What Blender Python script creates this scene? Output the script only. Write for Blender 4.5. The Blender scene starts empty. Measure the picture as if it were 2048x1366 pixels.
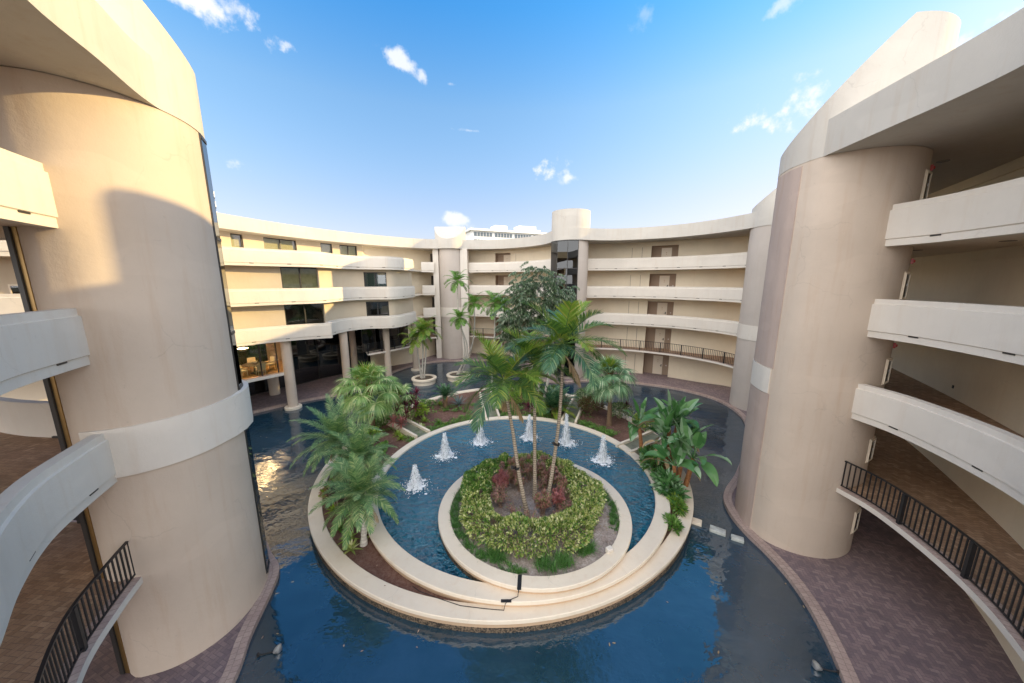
import bpy, bmesh, math, random
import numpy as np
from mathutils import Vector, Matrix
random.seed(7)
RNG = np.random.default_rng(11)
R = math.radians
scene = bpy.context.scene
COL = scene.collection

# ---------------------------------------------------------------- camera
PITCH = R(10.35)
FPX, EYE = 667.0, 10.3
cd = bpy.data.cameras.new('camera')
cam = bpy.data.objects.new('camera', cd); COL.objects.link(cam)
cd.sensor_width = 36.0; cd.lens = 36.0 * FPX / 2048.0
cd.clip_start = 0.05; cd.clip_end = 2000.0
cam.location = (0, 0, EYE)
cam.rotation_euler = (math.pi / 2 - PITCH, 0, 0)
scene.camera = cam

SKYK = 3.1
SKY_FILL = (6.9, 6.75, 6.7)
# ---------------------------------------------------------------- sun + sky
SUN_EL, SUN_AZ = R(15.0), R(81.0)          # azimuth clockwise from +Y: low sun from the right
sd = bpy.data.lights.new('sun', 'SUN'); sd.energy = 2.0; sd.angle = R(0.55); sd.color = (1.0, 0.72, 0.31)
sun = bpy.data.objects.new('sun', sd); COL.objects.link(sun)
sv = Vector((math.sin(SUN_AZ) * math.cos(SUN_EL), math.cos(SUN_AZ) * math.cos(SUN_EL), math.sin(SUN_EL)))
sun.location = sv * 60
sun.rotation_euler = sv.to_track_quat('Z', 'Y').to_euler()

w = bpy.data.worlds.new('World'); scene.world = w; w.use_nodes = True
nt = w.node_tree; nt.nodes.clear()
def N(t, tree=None, **kw):
    n = (tree or nt).nodes.new(t)
    for k, v in kw.items():
        if k.startswith('i_'):
            n.inputs[int(k[2:]) if k[2:].isdigit() else k[2:].replace('_', ' ')].default_value = v
        else: setattr(n, k, v)
    return n
def LK(a, b, tree=None): (tree or nt).links.new(a, b)
out = N('ShaderNodeOutputWorld'); bg = N('ShaderNodeBackground'); bg.inputs[1].default_value = 0.15
sky = N('ShaderNodeTexSky'); sky.sky_type = 'NISHITA'; sky.sun_disc = False
sky.sun_elevation = SUN_EL; sky.sun_rotation = SUN_AZ; sky.air_density = 1.0; sky.dust_density = 0.6; sky.ozone_density = 2.2
tc = N('ShaderNodeTexCoord')
def VM(op, a, b=None):
    n = N('ShaderNodeVectorMath', operation=op)
    for i, v in enumerate((a, b)):
        if v is None: continue
        if hasattr(v, 'links'): LK(v, n.inputs[i])
        else: n.inputs[i].default_value = v
    return n.outputs[0]
# deepen the blue of the clear sky and soften its brightest part near the horizon
c1 = VM('POWER', VM('SCALE', sky.outputs[0]), (1.6, 1.6, 1.6)); c1.node.inputs[0].links[0].from_node.inputs[3].default_value = 1 / 3
c2 = VM('DIVIDE', c1, VM('ADD', c1, (.70, .75, .75)))
sepd = N('ShaderNodeSeparateXYZ'); LK(tc.outputs['Generated'], sepd.inputs[0])
rp_ = N('ShaderNodeValToRGB'); LK(sepd.outputs['Z'], rp_.inputs[0])
for i_, (pos, col) in enumerate([(0.0, (1.05, .95, .95)), (.20, (1.10, 1.02, 1.08)), (.41, (1.08, 1.20, 1.2)), (.57, (.50, 1.17, 1.4)), (.8, (.42, 1.05, 1.35))]):
    e_ = rp_.color_ramp.elements[i_] if i_ < 2 else rp_.color_ramp.elements.new(pos)
    e_.position = pos; e_.color = (*[c_ / 2 for c_ in col], 1)
skyc = VM('MULTIPLY', VM('MULTIPLY', c2, (SKYK * 1.84, SKYK * 1.84, SKYK * 2)), rp_.outputs[0])
# bright fill added to the unseen sky behind the camera for the shaded facades
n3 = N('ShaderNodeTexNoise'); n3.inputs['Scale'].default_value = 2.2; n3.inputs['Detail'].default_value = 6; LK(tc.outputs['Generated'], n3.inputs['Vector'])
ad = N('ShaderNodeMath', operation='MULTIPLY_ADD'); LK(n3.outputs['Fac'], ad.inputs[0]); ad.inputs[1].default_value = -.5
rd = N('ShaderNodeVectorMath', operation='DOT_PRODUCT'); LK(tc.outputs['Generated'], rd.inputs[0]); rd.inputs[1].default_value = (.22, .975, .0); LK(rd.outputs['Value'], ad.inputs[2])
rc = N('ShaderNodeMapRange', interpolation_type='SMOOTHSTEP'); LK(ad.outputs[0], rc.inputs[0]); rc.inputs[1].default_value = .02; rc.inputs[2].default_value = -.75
skm = N('ShaderNodeMix', data_type='RGBA'); LK(rc.outputs[0], skm.inputs[0]); LK(skyc, skm.inputs[6]); skm.inputs[7].default_value = (*SKY_FILL, 1)
noi = N('ShaderNodeTexNoise'); noi.inputs['Scale'].default_value = 16; noi.inputs['Detail'].default_value = 9; noi.inputs['Roughness'].default_value = 0.62
LK(tc.outputs['Generated'], noi.inputs['Vector'])
def raydir(px, py):
    x = (px - 1024) / FPX; y = (py - 683) / FPX
    return Vector((x, math.cos(PITCH) - y * math.sin(PITCH), -math.sin(PITCH) - y * math.cos(PITCH))).normalized()
# the clouds of that afternoon: direction in the sky, angular half-size (across, up), tilt, density
CL = [(1565, 222, .085, .036, .12, 1.0), (1600, 208, .05, .04, 0, .9), (800, 122, .06, .02, -.45, .8), (845, 150, .022, .02, -.7, .7),
      (1108, 342, .056, .03, 0, 1.0), (1135, 355, .05, .016, 0, .7), (395, 0, .12, .03, -.1, .9), (455, 20, .04, .03, -.5, .7),
      (468, 325, .03, .02, 0, .8), (912, 446, .05, .030, 0, .75), (1930, 82, .05, .036, 0, .95), (938, 261, .035, .006, -.05, .5),
      (398, 296, .02, .012, 0, .6), (1572, 8, .025, .015, 0, .5), (1300, 40, .03, .03, .5, .22), (900, 168, .02, .006, 0, .35)]
acc = None
for (px, py, sx, sz, tl, den) in CL:
    d = raydir(px, py)
    rt = Vector((d.y, -d.x, 0)).normalized(); up = rt.cross(d).normalized()
    a = rt * math.cos(tl) + up * math.sin(tl); b = -rt * math.sin(tl) + up * math.cos(tl)
    fr = N('ShaderNodeVectorMath', operation='DOT_PRODUCT'); LK(tc.outputs['Generated'], fr.inputs[0]); fr.inputs[1].default_value = d
    da = N('ShaderNodeVectorMath', operation='DOT_PRODUCT'); LK(tc.outputs['Generated'], da.inputs[0]); da.inputs[1].default_value = a / sx
    db = N('ShaderNodeVectorMath', operation='DOT_PRODUCT'); LK(tc.outputs['Generated'], db.inputs[0]); db.inputs[1].default_value = b / sz
    cm = N('ShaderNodeCombineXYZ'); LK(da.outputs['Value'], cm.inputs[0]); LK(db.outputs['Value'], cm.inputs[1])
    f2 = N('ShaderNodeMath', operation='MULTIPLY_ADD'); LK(fr.outputs['Value'], f2.inputs[0]); f2.inputs[1].default_value = -9.0; f2.inputs[2].default_value = 9.0
    LK(f2.outputs[0], cm.inputs[2])
    ln = N('ShaderNodeVectorMath', operation='LENGTH'); LK(cm.outputs[0], ln.inputs[0])
    m1 = N('ShaderNodeMath', operation='MULTIPLY_ADD'); LK(ln.outputs['Value'], m1.inputs[0]); m1.inputs[1].default_value = -0.55
    n2 = N('ShaderNodeMath', operation='MULTIPLY_ADD'); LK(noi.outputs['Fac'], n2.inputs[0]); n2.inputs[1].default_value = 2.6; n2.inputs[2].default_value = -0.82
    LK(n2.outputs[0], m1.inputs[2])
    cl = N('ShaderNodeMapRange'); LK(m1.outputs[0], cl.inputs[0]); cl.inputs[1].default_value = 0.0; cl.inputs[2].default_value = 0.55; cl.inputs[4].default_value = den
    cl.interpolation_type = 'SMOOTHSTEP'
    if acc is None: acc = cl.outputs[0]
    else:
        mx = N('ShaderNodeMath', operation='MAXIMUM'); LK(acc, mx.inputs[0]); LK(cl.outputs[0], mx.inputs[1]); acc = mx.outputs[0]
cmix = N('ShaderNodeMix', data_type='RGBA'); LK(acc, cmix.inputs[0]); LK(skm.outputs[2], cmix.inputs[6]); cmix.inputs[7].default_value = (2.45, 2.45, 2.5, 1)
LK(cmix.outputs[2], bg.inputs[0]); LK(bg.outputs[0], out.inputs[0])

scene.view_settings.view_transform = 'Standard'; scene.view_settings.look = 'None'
scene.view_settings.exposure = 1.62; scene.view_settings.gamma = 1.0; scene.view_settings.use_curve_mapping = False
scene.cycles.max_bounces = 10; scene.cycles.diffuse_bounces = 7; scene.cycles.glossy_bounces = 4; scene.cycles.transparent_max_bounces = 12
scene.cycles.use_denoising = True; scene.cycles.denoising_prefilter = 'ACCURATE'; scene.cycles.caustics_reflective = False; scene.cycles.caustics_refractive = False
scene.cycles.sample_clamp_indirect = 4.0

# ---------------------------------------------------------------- helpers
def tag(o, label=None, cat=None, group=None, kind=None):
    if label: o['label'] = label
    if cat: o['category'] = cat
    if group: o['group'] = group
    if kind: o['kind'] = kind
    return o
def empty(name, loc=(0, 0, 0), rz=0.0, label=None, cat=None, group=None):
    o = bpy.data.objects.new(name, None); COL.objects.link(o); o.location = loc; o.rotation_euler = (0, 0, rz)
    o.empty_display_size = 0.2
    return tag(o, label, cat, group)
def copy_tree(o, parent=None, loc=None, rz=None):
    c = o.copy(); COL.objects.link(c); c.parent = parent
    if loc is not None: c.location = loc
    if rz is not None: c.rotation_euler = (0, 0, rz)
    for ch in [k for k in o.children]: copy_tree(ch, c)
    return c

class MB:
    def __init__(s): s.v = []; s.f = []; s.m = []; s.uv = {}; s.n = 0
    def add(s, vs, fs, mi=0):
        b = s.n
        if isinstance(vs, np.ndarray): vs = vs.tolist()
        s.v.extend(vs); s.n += len(vs)
        for f in fs: s.f.append([i + b for i in f])
        s.m.extend([mi] * len(fs)); return b
    def box(s, x0, x1, y0, y1, z0, z1, mi=0, M=None):
        vs = [(x, y, z) for z in (z0, z1) for (x, y) in ((x0, y0), (x1, y0), (x1, y1), (x0, y1))]
        if M is not None: vs = [tuple(M @ Vector(v)) for v in vs]
        s.add(vs, [(3, 2, 1, 0), (4, 5, 6, 7), (0, 1, 5, 4), (1, 2, 6, 5), (2, 3, 7, 6), (3, 0, 4, 7)], mi)
    def bar(s, p, q, w, h, mi=0):     # box bar from p to q, w wide (horizontal), h high
        p = Vector(p); q = Vector(q); d = (q - p); L = d.length
        if L < 1e-6: return
        d /= L; sx = d.cross(Vector((0, 0, 1)))
        if sx.length < 1e-4: sx = Vector((1, 0, 0))
        sx.normalize(); u = sx.cross(d).normalized()
        vs = []
        for c in (p, q):
            for (a, b) in ((-1, -1), (1, -1), (1, 1), (-1, 1)): vs.append(tuple(c + sx * a * w / 2 + u * b * h / 2))
        s.add(vs, [(3, 2, 1, 0), (4, 5, 6, 7), (0, 1, 5, 4), (1, 2, 6, 5), (2, 3, 7, 6), (3, 0, 4, 7)], mi)
    def tube(s, pts, rad, seg=8, mi=0, cap=True):
        pts = [Vector(p) for p in pts]; n = len(pts)
        if not hasattr(rad, '__len__'): rad = [rad] * n
        prev = None; vs = []
        for i, p in enumerate(pts):
            t = (pts[min(i + 1, n - 1)] - pts[max(i - 1, 0)]).normalized()
            if prev is None:
                a = t.cross(Vector((0.12, 0.99, 0.05)))
                if a.length < 0.1: a = t.cross(Vector((1, 0, 0)))
            else: a = prev - t * prev.dot(t)
            a.normalize(); prev = a; b = t.cross(a)
            for k in range(seg):
                an = 2 * math.pi * k / seg
                vs.append(tuple(p + (a * math.cos(an) + b * math.sin(an)) * rad[i]))
        fs = [(i * seg + k, i * seg + (k + 1) % seg, (i + 1) * seg + (k + 1) % seg, (i + 1) * seg + k) for i in range(n - 1) for k in range(seg)]
        if cap: fs += [tuple(range(seg))[::-1], tuple(range((n - 1) * seg, n * seg))]
        s.add(vs, fs, mi)
    def lathe(s, prof, seg=32, cx=0, cy=0, mi=0, a0=0, a1=2 * math.pi):
        full = abs(a1 - a0 - 2 * math.pi) < 1e-6; m = seg if full else seg + 1
        vs = [(cx + r * math.cos(a0 + (a1 - a0) * k / seg), cy + r * math.sin(a0 + (a1 - a0) * k / seg), z) for (r, z) in prof for k in range(m)]
        fs = []
        for i in range(len(prof) - 1):
            for k in range(seg): fs.append((i * m + k, i * m + (k + 1) % m, (i + 1) * m + (k + 1) % m, (i + 1) * m + k))
        s.add(vs, fs, mi)
    def build(s, name, mats, parent=None, smooth=35, loc=None, fix=False):
        me = bpy.data.meshes.new(name); me.from_pydata(s.v, [], s.f)
        if not isinstance(mats, (list, tuple)): mats = [mats]
        for m in mats: me.materials.append(m)
        if len(mats) > 1: me.polygons.foreach_set('material_index', s.m)
        if s.uv:
            ul = me.uv_layers.new(name='UVMap')
            dat = np.zeros((len(me.loops), 2), 'f')
            vi = np.zeros(len(me.loops), 'i'); me.loops.foreach_get('vertex_index', vi)
            arr = np.zeros((s.n, 2), 'f')
            for k, uvv in s.uv.items(): arr[k] = uvv
            dat[:] = arr[vi]; ul.data.foreach_set('uv', dat.ravel())
        if fix:
            bm = bmesh.new(); bm.from_mesh(me); bmesh.ops.recalc_face_normals(bm, faces=bm.faces); bm.to_mesh(me); bm.free()
        if smooth:
            me.polygons.foreach_set('use_smooth', [True] * len(me.polygons)); me.set_sharp_from_angle(angle=R(smooth))
        me.update()
        o = bpy.data.objects.new(name, me); COL.objects.link(o)
        if parent is not None: o.parent = parent
        if loc is not None: o.location = loc
        return o

def smooth_path(pts, k=6, closed=False):
    P = [Vector((p[0], p[1])) for p in pts]; n = len(P); outp = []
    rng = range(n) if closed else range(n - 1)
    for i in rng:
        p0 = P[(i - 1) % n] if (closed or i > 0) else P[0] * 2 - P[1]
        p1 = P[i]; p2 = P[(i + 1) % n]
        p3 = P[(i + 2) % n] if (closed or i + 2 < n) else P[-1] * 2 - P[-2]
        for j in range(k):
            t = j / k; t2 = t * t; t3 = t2 * t
            outp.append(0.5 * ((2 * p1) + (p2 - p0) * t + (2 * p0 - 5 * p1 + 4 * p2 - p3) * t2 + (3 * p1 - p0 - 3 * p2 + p3) * t3))
    if not closed: outp.append(P[-1])
    return outp
def normals(path, closed=False):      # unit normals to the LEFT of travel (away from the courtyard)
    n = len(path); ns = []
    for i in range(n):
        a = path[(i - 1) % n] if (closed or i > 0) else path[i]
        b = path[(i + 1) % n] if (closed or i < n - 1) else path[i]
        if closed or 0 < i < n - 1:
            t1 = (path[i] - a).normalized(); t2 = (b - path[i]).normalized()
            n1 = Vector((-t1.y, t1.x)); n2 = Vector((-t2.y, t2.x)); m = (n1 + n2)
            if m.length < 1e-3: m = n1.copy()
            m.normalize(); m /= max(0.5, m.dot(n1))
        else:
            t = (b - a).normalized(); m = Vector((-t.y, t.x))
        ns.append(m)
    return ns
def offset(path, d, closed=False):
    return [p + m * d for p, m in zip(path, normals(path, closed))]
def arclen(path):
    s = [0.0]
    for a, b in zip(path[:-1], path[1:]): s.append(s[-1] + (b - a).length)
    return s
def at_s(path, S, s):
    s = max(0, min(S[-1], s))
    for i in range(len(S) - 1):
        if s <= S[i + 1] + 1e-9:
            f = (s - S[i]) / max(1e-9, S[i + 1] - S[i]); return path[i].lerp(path[i + 1], f), (path[i + 1] - path[i]).normalized()
def cut(path, s0, s1):
    S = arclen(path); r = [at_s(path, S, s0)[0]]
    r += [p.copy() for p, s in zip(path, S) if s0 + 1e-4 < s < s1 - 1e-4]
    r.append(at_s(path, S, s1)[0]); return r
def sweep(mb, path, prof, closed=False, mi=0, cap=True, ztilt=None):
    """prof: closed polygon of (offset, z), counter-clockwise seen along travel"""
    ns = normals(path, closed); n = len(path); m = len(prof); b = mb.n
    vs = []
    S = arclen(path + ([path[0]] if closed else []))
    pl = [0.0]
    for a, c in zip(prof[:-1], prof[1:]): pl.append(pl[-1] + math.hypot(c[0] - a[0], c[1] - a[1]))
    rings = n + (1 if closed else 0)
    for i in range(rings):
        p = path[i % n]; nn = ns[i % n]
        for j, (o, z) in enumerate(prof):
            vs.append((p.x + nn.x * o, p.y + nn.y * o, z)); mb.uv[b + i * m + j] = (S[i], pl[j])
    fs = [(i * m + j, (i + 1) * m + j, (i + 1) * m + (j + 1) % m, i * m + (j + 1) % m) for i in range(rings - 1) for j in range(m)]
    if cap and not closed: fs += [tuple(range(m)), tuple(range((rings - 1) * m, rings * m))[::-1]]
    mb.add(vs, fs, mi)
def hit(path, px, py):
    """where the line of sight of a photo point meets a plan curve -> (arc length, point)"""
    x = (px - 1024) / FPX; y = (py - 683) / FPX
    d = Vector((x, math.cos(PITCH) - y * math.sin(PITCH))); S = arclen(path); best = None
    for i in range(len(path) - 1):
        a, b = path[i], path[i + 1]; e = b - a
        den = d.x * e.y - d.y * e.x
        if abs(den) < 1e-9: continue
        t = (a.x * e.y - a.y * e.x) / den; u = (a.x * d.y - a.y * d.x) / den
        if t > 0 and -0.001 <= u <= 1.001 and (best is None or t < best[0]): best = (t, S[i] + u * e.length)
    if best is None:
        raise ValueError('no hit %s %s' % (px, py))
    return best[1]
def polyprism(mb, pts, z0, z1, mi=0):
    n = len(pts)
    vs = [(p[0], p[1], z0) for p in pts] + [(p[0], p[1], z1) for p in pts]
    mb.add(vs, [tuple(range(n))[::-1], tuple(range(n, 2 * n))] + [(i, (i + 1) % n, n + (i + 1) % n, n + i) for i in range(n)], mi)

# ---------------------------------------------------------------- materials
def new_mat(name):
    m = bpy.data.materials.new(name); m.use_nodes = True
    return m, m.node_tree, m.node_tree.nodes['Principled BSDF']
def mixc(t, fac, a, b, mode='MIX'):
    n = t.nodes.new('ShaderNodeMix'); n.data_type = 'RGBA'; n.blend_type = mode
    for idx, v in ((0, fac), (6, a), (7, b)):
        if hasattr(v, 'is_linked') or hasattr(v, 'links'): t.links.new(v, n.inputs[idx])
        else: n.inputs[idx].default_value = v if idx == 0 else (v[0], v[1], v[2], 1)
    return n.outputs[2]
def noise(t, vec, scale, detail=5, rough=0.6, lo=0.35, hi=0.65):
    n = t.nodes.new('ShaderNodeTexNoise'); n.inputs['Scale'].default_value = scale; n.inputs['Detail'].default_value = detail; n.inputs['Roughness'].default_value = rough
    if vec is not None: t.links.new(vec, n.inputs['Vector'])
    r = t.nodes.new('ShaderNodeMapRange'); r.inputs[1].default_value = lo; r.inputs[2].default_value = hi; t.links.new(n.outputs['Fac'], r.inputs[0])
    return r.outputs[0], n.outputs['Fac']
def coords(t, kind='Object', scale=None, rot=None):
    c = t.nodes.new('ShaderNodeTexCoord').outputs[kind]
    if scale is None and rot is None: return c
    m = t.nodes.new('ShaderNodeMapping'); t.links.new(c, m.inputs[0])
    if scale: m.inputs['Scale'].default_value = scale
    if rot: m.inputs['Rotation'].default_value = rot
    return m.outputs[0]
def bump(t, p, h, strength=0.3, dist=0.01):
    b = t.nodes.new('ShaderNodeBump'); b.inputs['Strength'].default_value = strength; b.inputs['Distance'].default_value = dist
    t.links.new(h, b.inputs['Height']); t.links.new(b.outputs[0], p.inputs['Normal']); return b
def stucco(name, c, dirt=0.5, rough=0.85, stain=(0.42, 0.33, 0.25)):
    m, t, p = new_mat(name); co = coords(t)
    big, _ = noise(t, co, 0.55, 5, .6, .3, .75)
    streak, _ = noise(t, coords(t, scale=(3.2, 3.2, .28)), 1.3, 6, .65, .52, .80)
    fine, ff = noise(t, co, 38, 4, .6)
    pits, _ = noise(t, co, 7.5, 3, .5, .70, .76)
    a = mixc(t, big, [x * 0.93 for x in c], [min(1, x * 1.05) for x in c])
    k = t.nodes.new('ShaderNodeMath'); k.operation = 'MULTIPLY'; k.inputs[1].default_value = 0.45 * dirt; t.links.new(streak, k.inputs[0])
    b = mixc(t, k.outputs[0], a, [c[i] * stain[i] * 1.9 for i in range(3)])
    k2 = t.nodes.new('ShaderNodeMath'); k2.operation = 'MULTIPLY'; k2.inputs[1].default_value = 0.22 * dirt; t.links.new(pits, k2.inputs[0])
    cc = mixc(t, k2.outputs[0], b, [x * .45 for x in c])
    vd = t.nodes.new('ShaderNodeTexNoise'); vd.inputs['Scale'].default_value = 1.1; vd.inputs['Detail'].default_value = 5; t.links.new(co, vd.inputs['Vector'])
    av = t.nodes.new('ShaderNodeVectorMath'); av.operation = 'ADD'; t.links.new(co, av.inputs[0]); t.links.new(vd.outputs['Color'], av.inputs[1])
    vo = t.nodes.new('ShaderNodeTexVoronoi'); vo.feature = 'DISTANCE_TO_EDGE'; vo.inputs['Scale'].default_value = .42; t.links.new(av.outputs[0], vo.inputs['Vector'])
    cr = t.nodes.new('ShaderNodeMapRange'); cr.inputs[1].default_value = .007; cr.inputs[2].default_value = .002; t.links.new(vo.outputs['Distance'], cr.inputs[0])
    mk, _ = noise(t, co, .8, 3, .5, .52, .6); k3 = t.nodes.new('ShaderNodeMath'); k3.operation = 'MULTIPLY'; t.links.new(cr.outputs[0], k3.inputs[0]); t.links.new(mk, k3.inputs[1])
    k4 = t.nodes.new('ShaderNodeMath'); k4.operation = 'MULTIPLY'; k4.inputs[1].default_value = .2 * min(1, dirt * 1.5); t.links.new(k3.outputs[0], k4.inputs[0])
    cc = mixc(t, k4.outputs[0], cc, [x * .5 for x in c])
    patch_, _ = noise(t, coords(t, scale=(.35, .35, .8)), 1.0, 2, .4, .60, .62); k5 = t.nodes.new('ShaderNodeMath'); k5.operation = 'MULTIPLY'; k5.inputs[1].default_value = .16 * dirt; t.links.new(patch_, k5.inputs[0])
    cc = mixc(t, k5.outputs[0], cc, [min(1, x * 1.25) for x in c])
    t.links.new(cc, p.inputs['Base Color']); p.inputs['Roughness'].default_value = rough; p.inputs['Specular IOR Level'].default_value = 0.25
    med, mf = noise(t, co, 5, 4, .6)
    s = t.nodes.new('ShaderNodeMath'); s.operation = 'MULTIPLY_ADD'; s.inputs[1].default_value = 4.0; t.links.new(mf, s.inputs[0]); t.links.new(ff, s.inputs[2])
    bump(t, p, s.outputs[0], 0.35, 0.006)
    return m
def plain(name, c, rough=0.5, metal=0.0, spec=0.5, var=0.0, vs=8.0):
    m, t, p = new_mat(name); p.inputs['Roughness'].default_value = rough; p.inputs['Metallic'].default_value = metal; p.inputs['Specular IOR Level'].default_value = spec
    if var:
        f, _ = noise(t, coords(t), vs, 5, .6)
        t.links.new(mixc(t, f, [x * (1 - var) for x in c], [min(1, x * (1 + var)) for x in c]), p.inputs['Base Color'])
    else: p.inputs['Base Color'].default_value = (*c, 1)
    return m
def bricks(name, c1, c2, mortar, bw, bh, kind='Object', rot=0.0, stain=0.35, mort=0.012, rough=0.7):
    m, t, p = new_mat(name)
    co = coords(t, kind, rot=(0, 0, rot))
    b = t.nodes.new('ShaderNodeTexBrick'); t.links.new(co, b.inputs['Vector'])
    b.inputs['Scale'].default_value = 1.0; b.inputs['Brick Width'].default_value = bw; b.inputs['Row Height'].default_value = bh
    b.inputs['Mortar Size'].default_value = mort; b.inputs['Mortar Smooth'].default_value = 0.3; b.inputs['Bias'].default_value = 0.0
    b.inputs['Color1'].default_value = (*c1, 1); b.inputs['Color2'].default_value = (*c2, 1); b.inputs['Mortar'].default_value = (*mortar, 1)
    big, _ = noise(t, coords(t), 0.7, 6, .65, .3, .7); f, ff = noise(t, coords(t), 24, 4, .6)
    a = mixc(t, big, b.outputs['Color'], mixc(t, 1.0, b.outputs['Color'], (1 - stain, 1 - stain * 1.05, 1 - stain * 1.0), 'MULTIPLY'))
    a = mixc(t, f, a, mixc(t, 1.0, a, (0.82, 0.82, 0.84), 'MULTIPLY'))
    t.links.new(a, p.inputs['Base Color']); p.inputs['Roughness'].default_value = rough
    s = t.nodes.new('ShaderNodeMath'); s.operation = 'MULTIPLY_ADD'; s.inputs[1].default_value = -1.0; t.links.new(b.outputs['Fac'], s.inputs[0]); 
    k = t.nodes.new('ShaderNodeMath'); k.operation = 'MULTIPLY'; k.inputs[1].default_value = .35; t.links.new(ff, k.inputs[0]); t.links.new(k.outputs[0], s.inputs[2])
    bump(t, p, s.outputs[0], 0.5, 0.008)
    return m

M = {}
M['band'] = stucco('cream_stucco', (0.68, 0.63, 0.56), .5)
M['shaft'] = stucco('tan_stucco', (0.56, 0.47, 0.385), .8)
M['shaftgrey'] = stucco('grey_tan_stucco', (0.50, 0.445, 0.395), .5)
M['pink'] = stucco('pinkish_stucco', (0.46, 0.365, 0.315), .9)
M['roof'] = stucco('roof_stucco', (0.53, 0.50, 0.45), .8)
M['wall'] = stucco('corridor_wall_stucco', (0.80, 0.71, 0.55), .3)
M['aptwall'] = stucco('apartment_wall_stucco', (0.58, 0.50, 0.385), .3)
M['soffit'] = stucco('soffit_stucco', (0.74, 0.67, 0.56), .7)
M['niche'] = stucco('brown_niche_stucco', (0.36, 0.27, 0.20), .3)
M['door'] = plain('cream_door_paint', (0.74, 0.65, 0.52), .45)
M['bronze'] = plain('dark_bronze_frame', (0.045, 0.042, 0.04), .4, .3)
M['rail'] = plain('black_painted_steel', (0.018, 0.019, 0.022), .38, .2)
M['brass'] = plain('brass_trim', (0.42, 0.27, 0.11), .35, .9)
M['groove'] = plain('dark_gap', (0.16, 0.12, 0.08), .9)
def herring(name, cols, mortar, w_, rot, stain=.3):
    m, t, p = new_mat(name)
    def MA(op, a, b=None, c=None):
        n = t.nodes.new('ShaderNodeMath'); n.operation = op
        for i, v in enumerate((a, b, c)):
            if v is None: continue
            if hasattr(v, 'links'): t.links.new(v, n.inputs[i])
            else: n.inputs[i].default_value = v
        return n.outputs[0]
    sp = t.nodes.new('ShaderNodeSeparateXYZ'); t.links.new(coords(t, scale=(1 / w_, 1 / w_, 1), rot=(0, 0, rot)), sp.inputs[0])
    x, y = sp.outputs[0], sp.outputs[1]; i, j = MA('FLOOR', x), MA('FLOOR', y); fx, fy = MA('SUBTRACT', x, i), MA('SUBTRACT', y, j)
    k = MA('FLOORED_MODULO', MA('SUBTRACT', i, j), 4.0)
    k1 = MA('COMPARE', k, 1.0, .1); k2 = MA('COMPARE', k, 2.0, .1); vert = MA('GREATER_THAN', k, 1.5)
    lu = MA('ADD', fx, k1); lv = MA('ADD', fy, k2)
    lenc = MA('ADD', MA('MULTIPLY', lu, MA('SUBTRACT', 1.0, vert)), MA('MULTIPLY', lv, vert))     # along the brick 0..2
    acr = MA('ADD', MA('MULTIPLY', fy, MA('SUBTRACT', 1.0, vert)), MA('MULTIPLY', fx, vert))      # across 0..1
    ed = MA('MINIMUM', MA('MINIMUM', lenc, MA('SUBTRACT', 2.0, lenc)), MA('MINIMUM', acr, MA('SUBTRACT', 1.0, acr)))
    mr = t.nodes.new('ShaderNodeMapRange'); mr.inputs[1].default_value = .03; mr.inputs[2].default_value = .075; t.links.new(ed, mr.inputs[0])
    cb = t.nodes.new('ShaderNodeCombineXYZ'); t.links.new(MA('SUBTRACT', i, k1), cb.inputs[0]); t.links.new(MA('SUBTRACT', j, k2), cb.inputs[1]); t.links.new(vert, cb.inputs[2])
    wn = t.nodes.new('ShaderNodeTexWhiteNoise'); t.links.new(cb.outputs[0], wn.inputs['Vector'])
    cr = t.nodes.new('ShaderNodeValToRGB'); t.links.new(wn.outputs['Value'], cr.inputs[0]); el = cr.color_ramp.elements
    for q_, (pos, c) in enumerate(cols):
        e = el[q_] if q_ < 2 else el.new(pos)
        e.position = pos; e.color = (*c, 1)
    co = coords(t); big, _ = noise(t, co, .6, 6, .65, .3, .7); f, ff = noise(t, co, 26, 4, .6)
    a = mixc(t, big, cr.outputs[0], mixc(t, 1.0, cr.outputs[0], (1 - stain, 1 - stain * .95, 1 - stain * .9), 'MULTIPLY'))
    a = mixc(t, f, a, mixc(t, 1.0, a, (.8, .8, .82), 'MULTIPLY')); a = mixc(t, mr.outputs[0], mortar, a)
    t.links.new(a, p.inputs['Base Color']); p.inputs['Roughness'].default_value = .62
    bump(t, p, MA('MULTIPLY_ADD', ff, .3, mr.outputs[0]), .5, .006); return m
M['paving'] = herring('brick_paving', [(0, (.21, .155, .17)), (1, (.38, .285, .27)), (.5, (.29, .21, .21)), (.85, (.34, .25, .24))], (.13, .105, .11), .105, R(20))
M['paving_up'] = herring('walkway_brick', [(0, (.36, .22, .13)), (1, (.62, .42, .27)), (.5, (.46, .29, .18)), (.85, (.52, .34, .21))], (.20, .13, .09), .11, R(5))
M['coping'] = bricks('coping_brick', (0.56, 0.43, 0.36), (0.47, 0.35, 0.30), (0.30, 0.23, 0.20), 0.16, 0.34, kind='UV', mort=.008, stain=.25)
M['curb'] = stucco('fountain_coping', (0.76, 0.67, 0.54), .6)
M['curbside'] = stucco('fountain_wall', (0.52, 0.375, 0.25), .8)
M['slab'] = plain('pale_stone', (0.44, 0.46, 0.43), .6, var=.3, vs=3)

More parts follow.
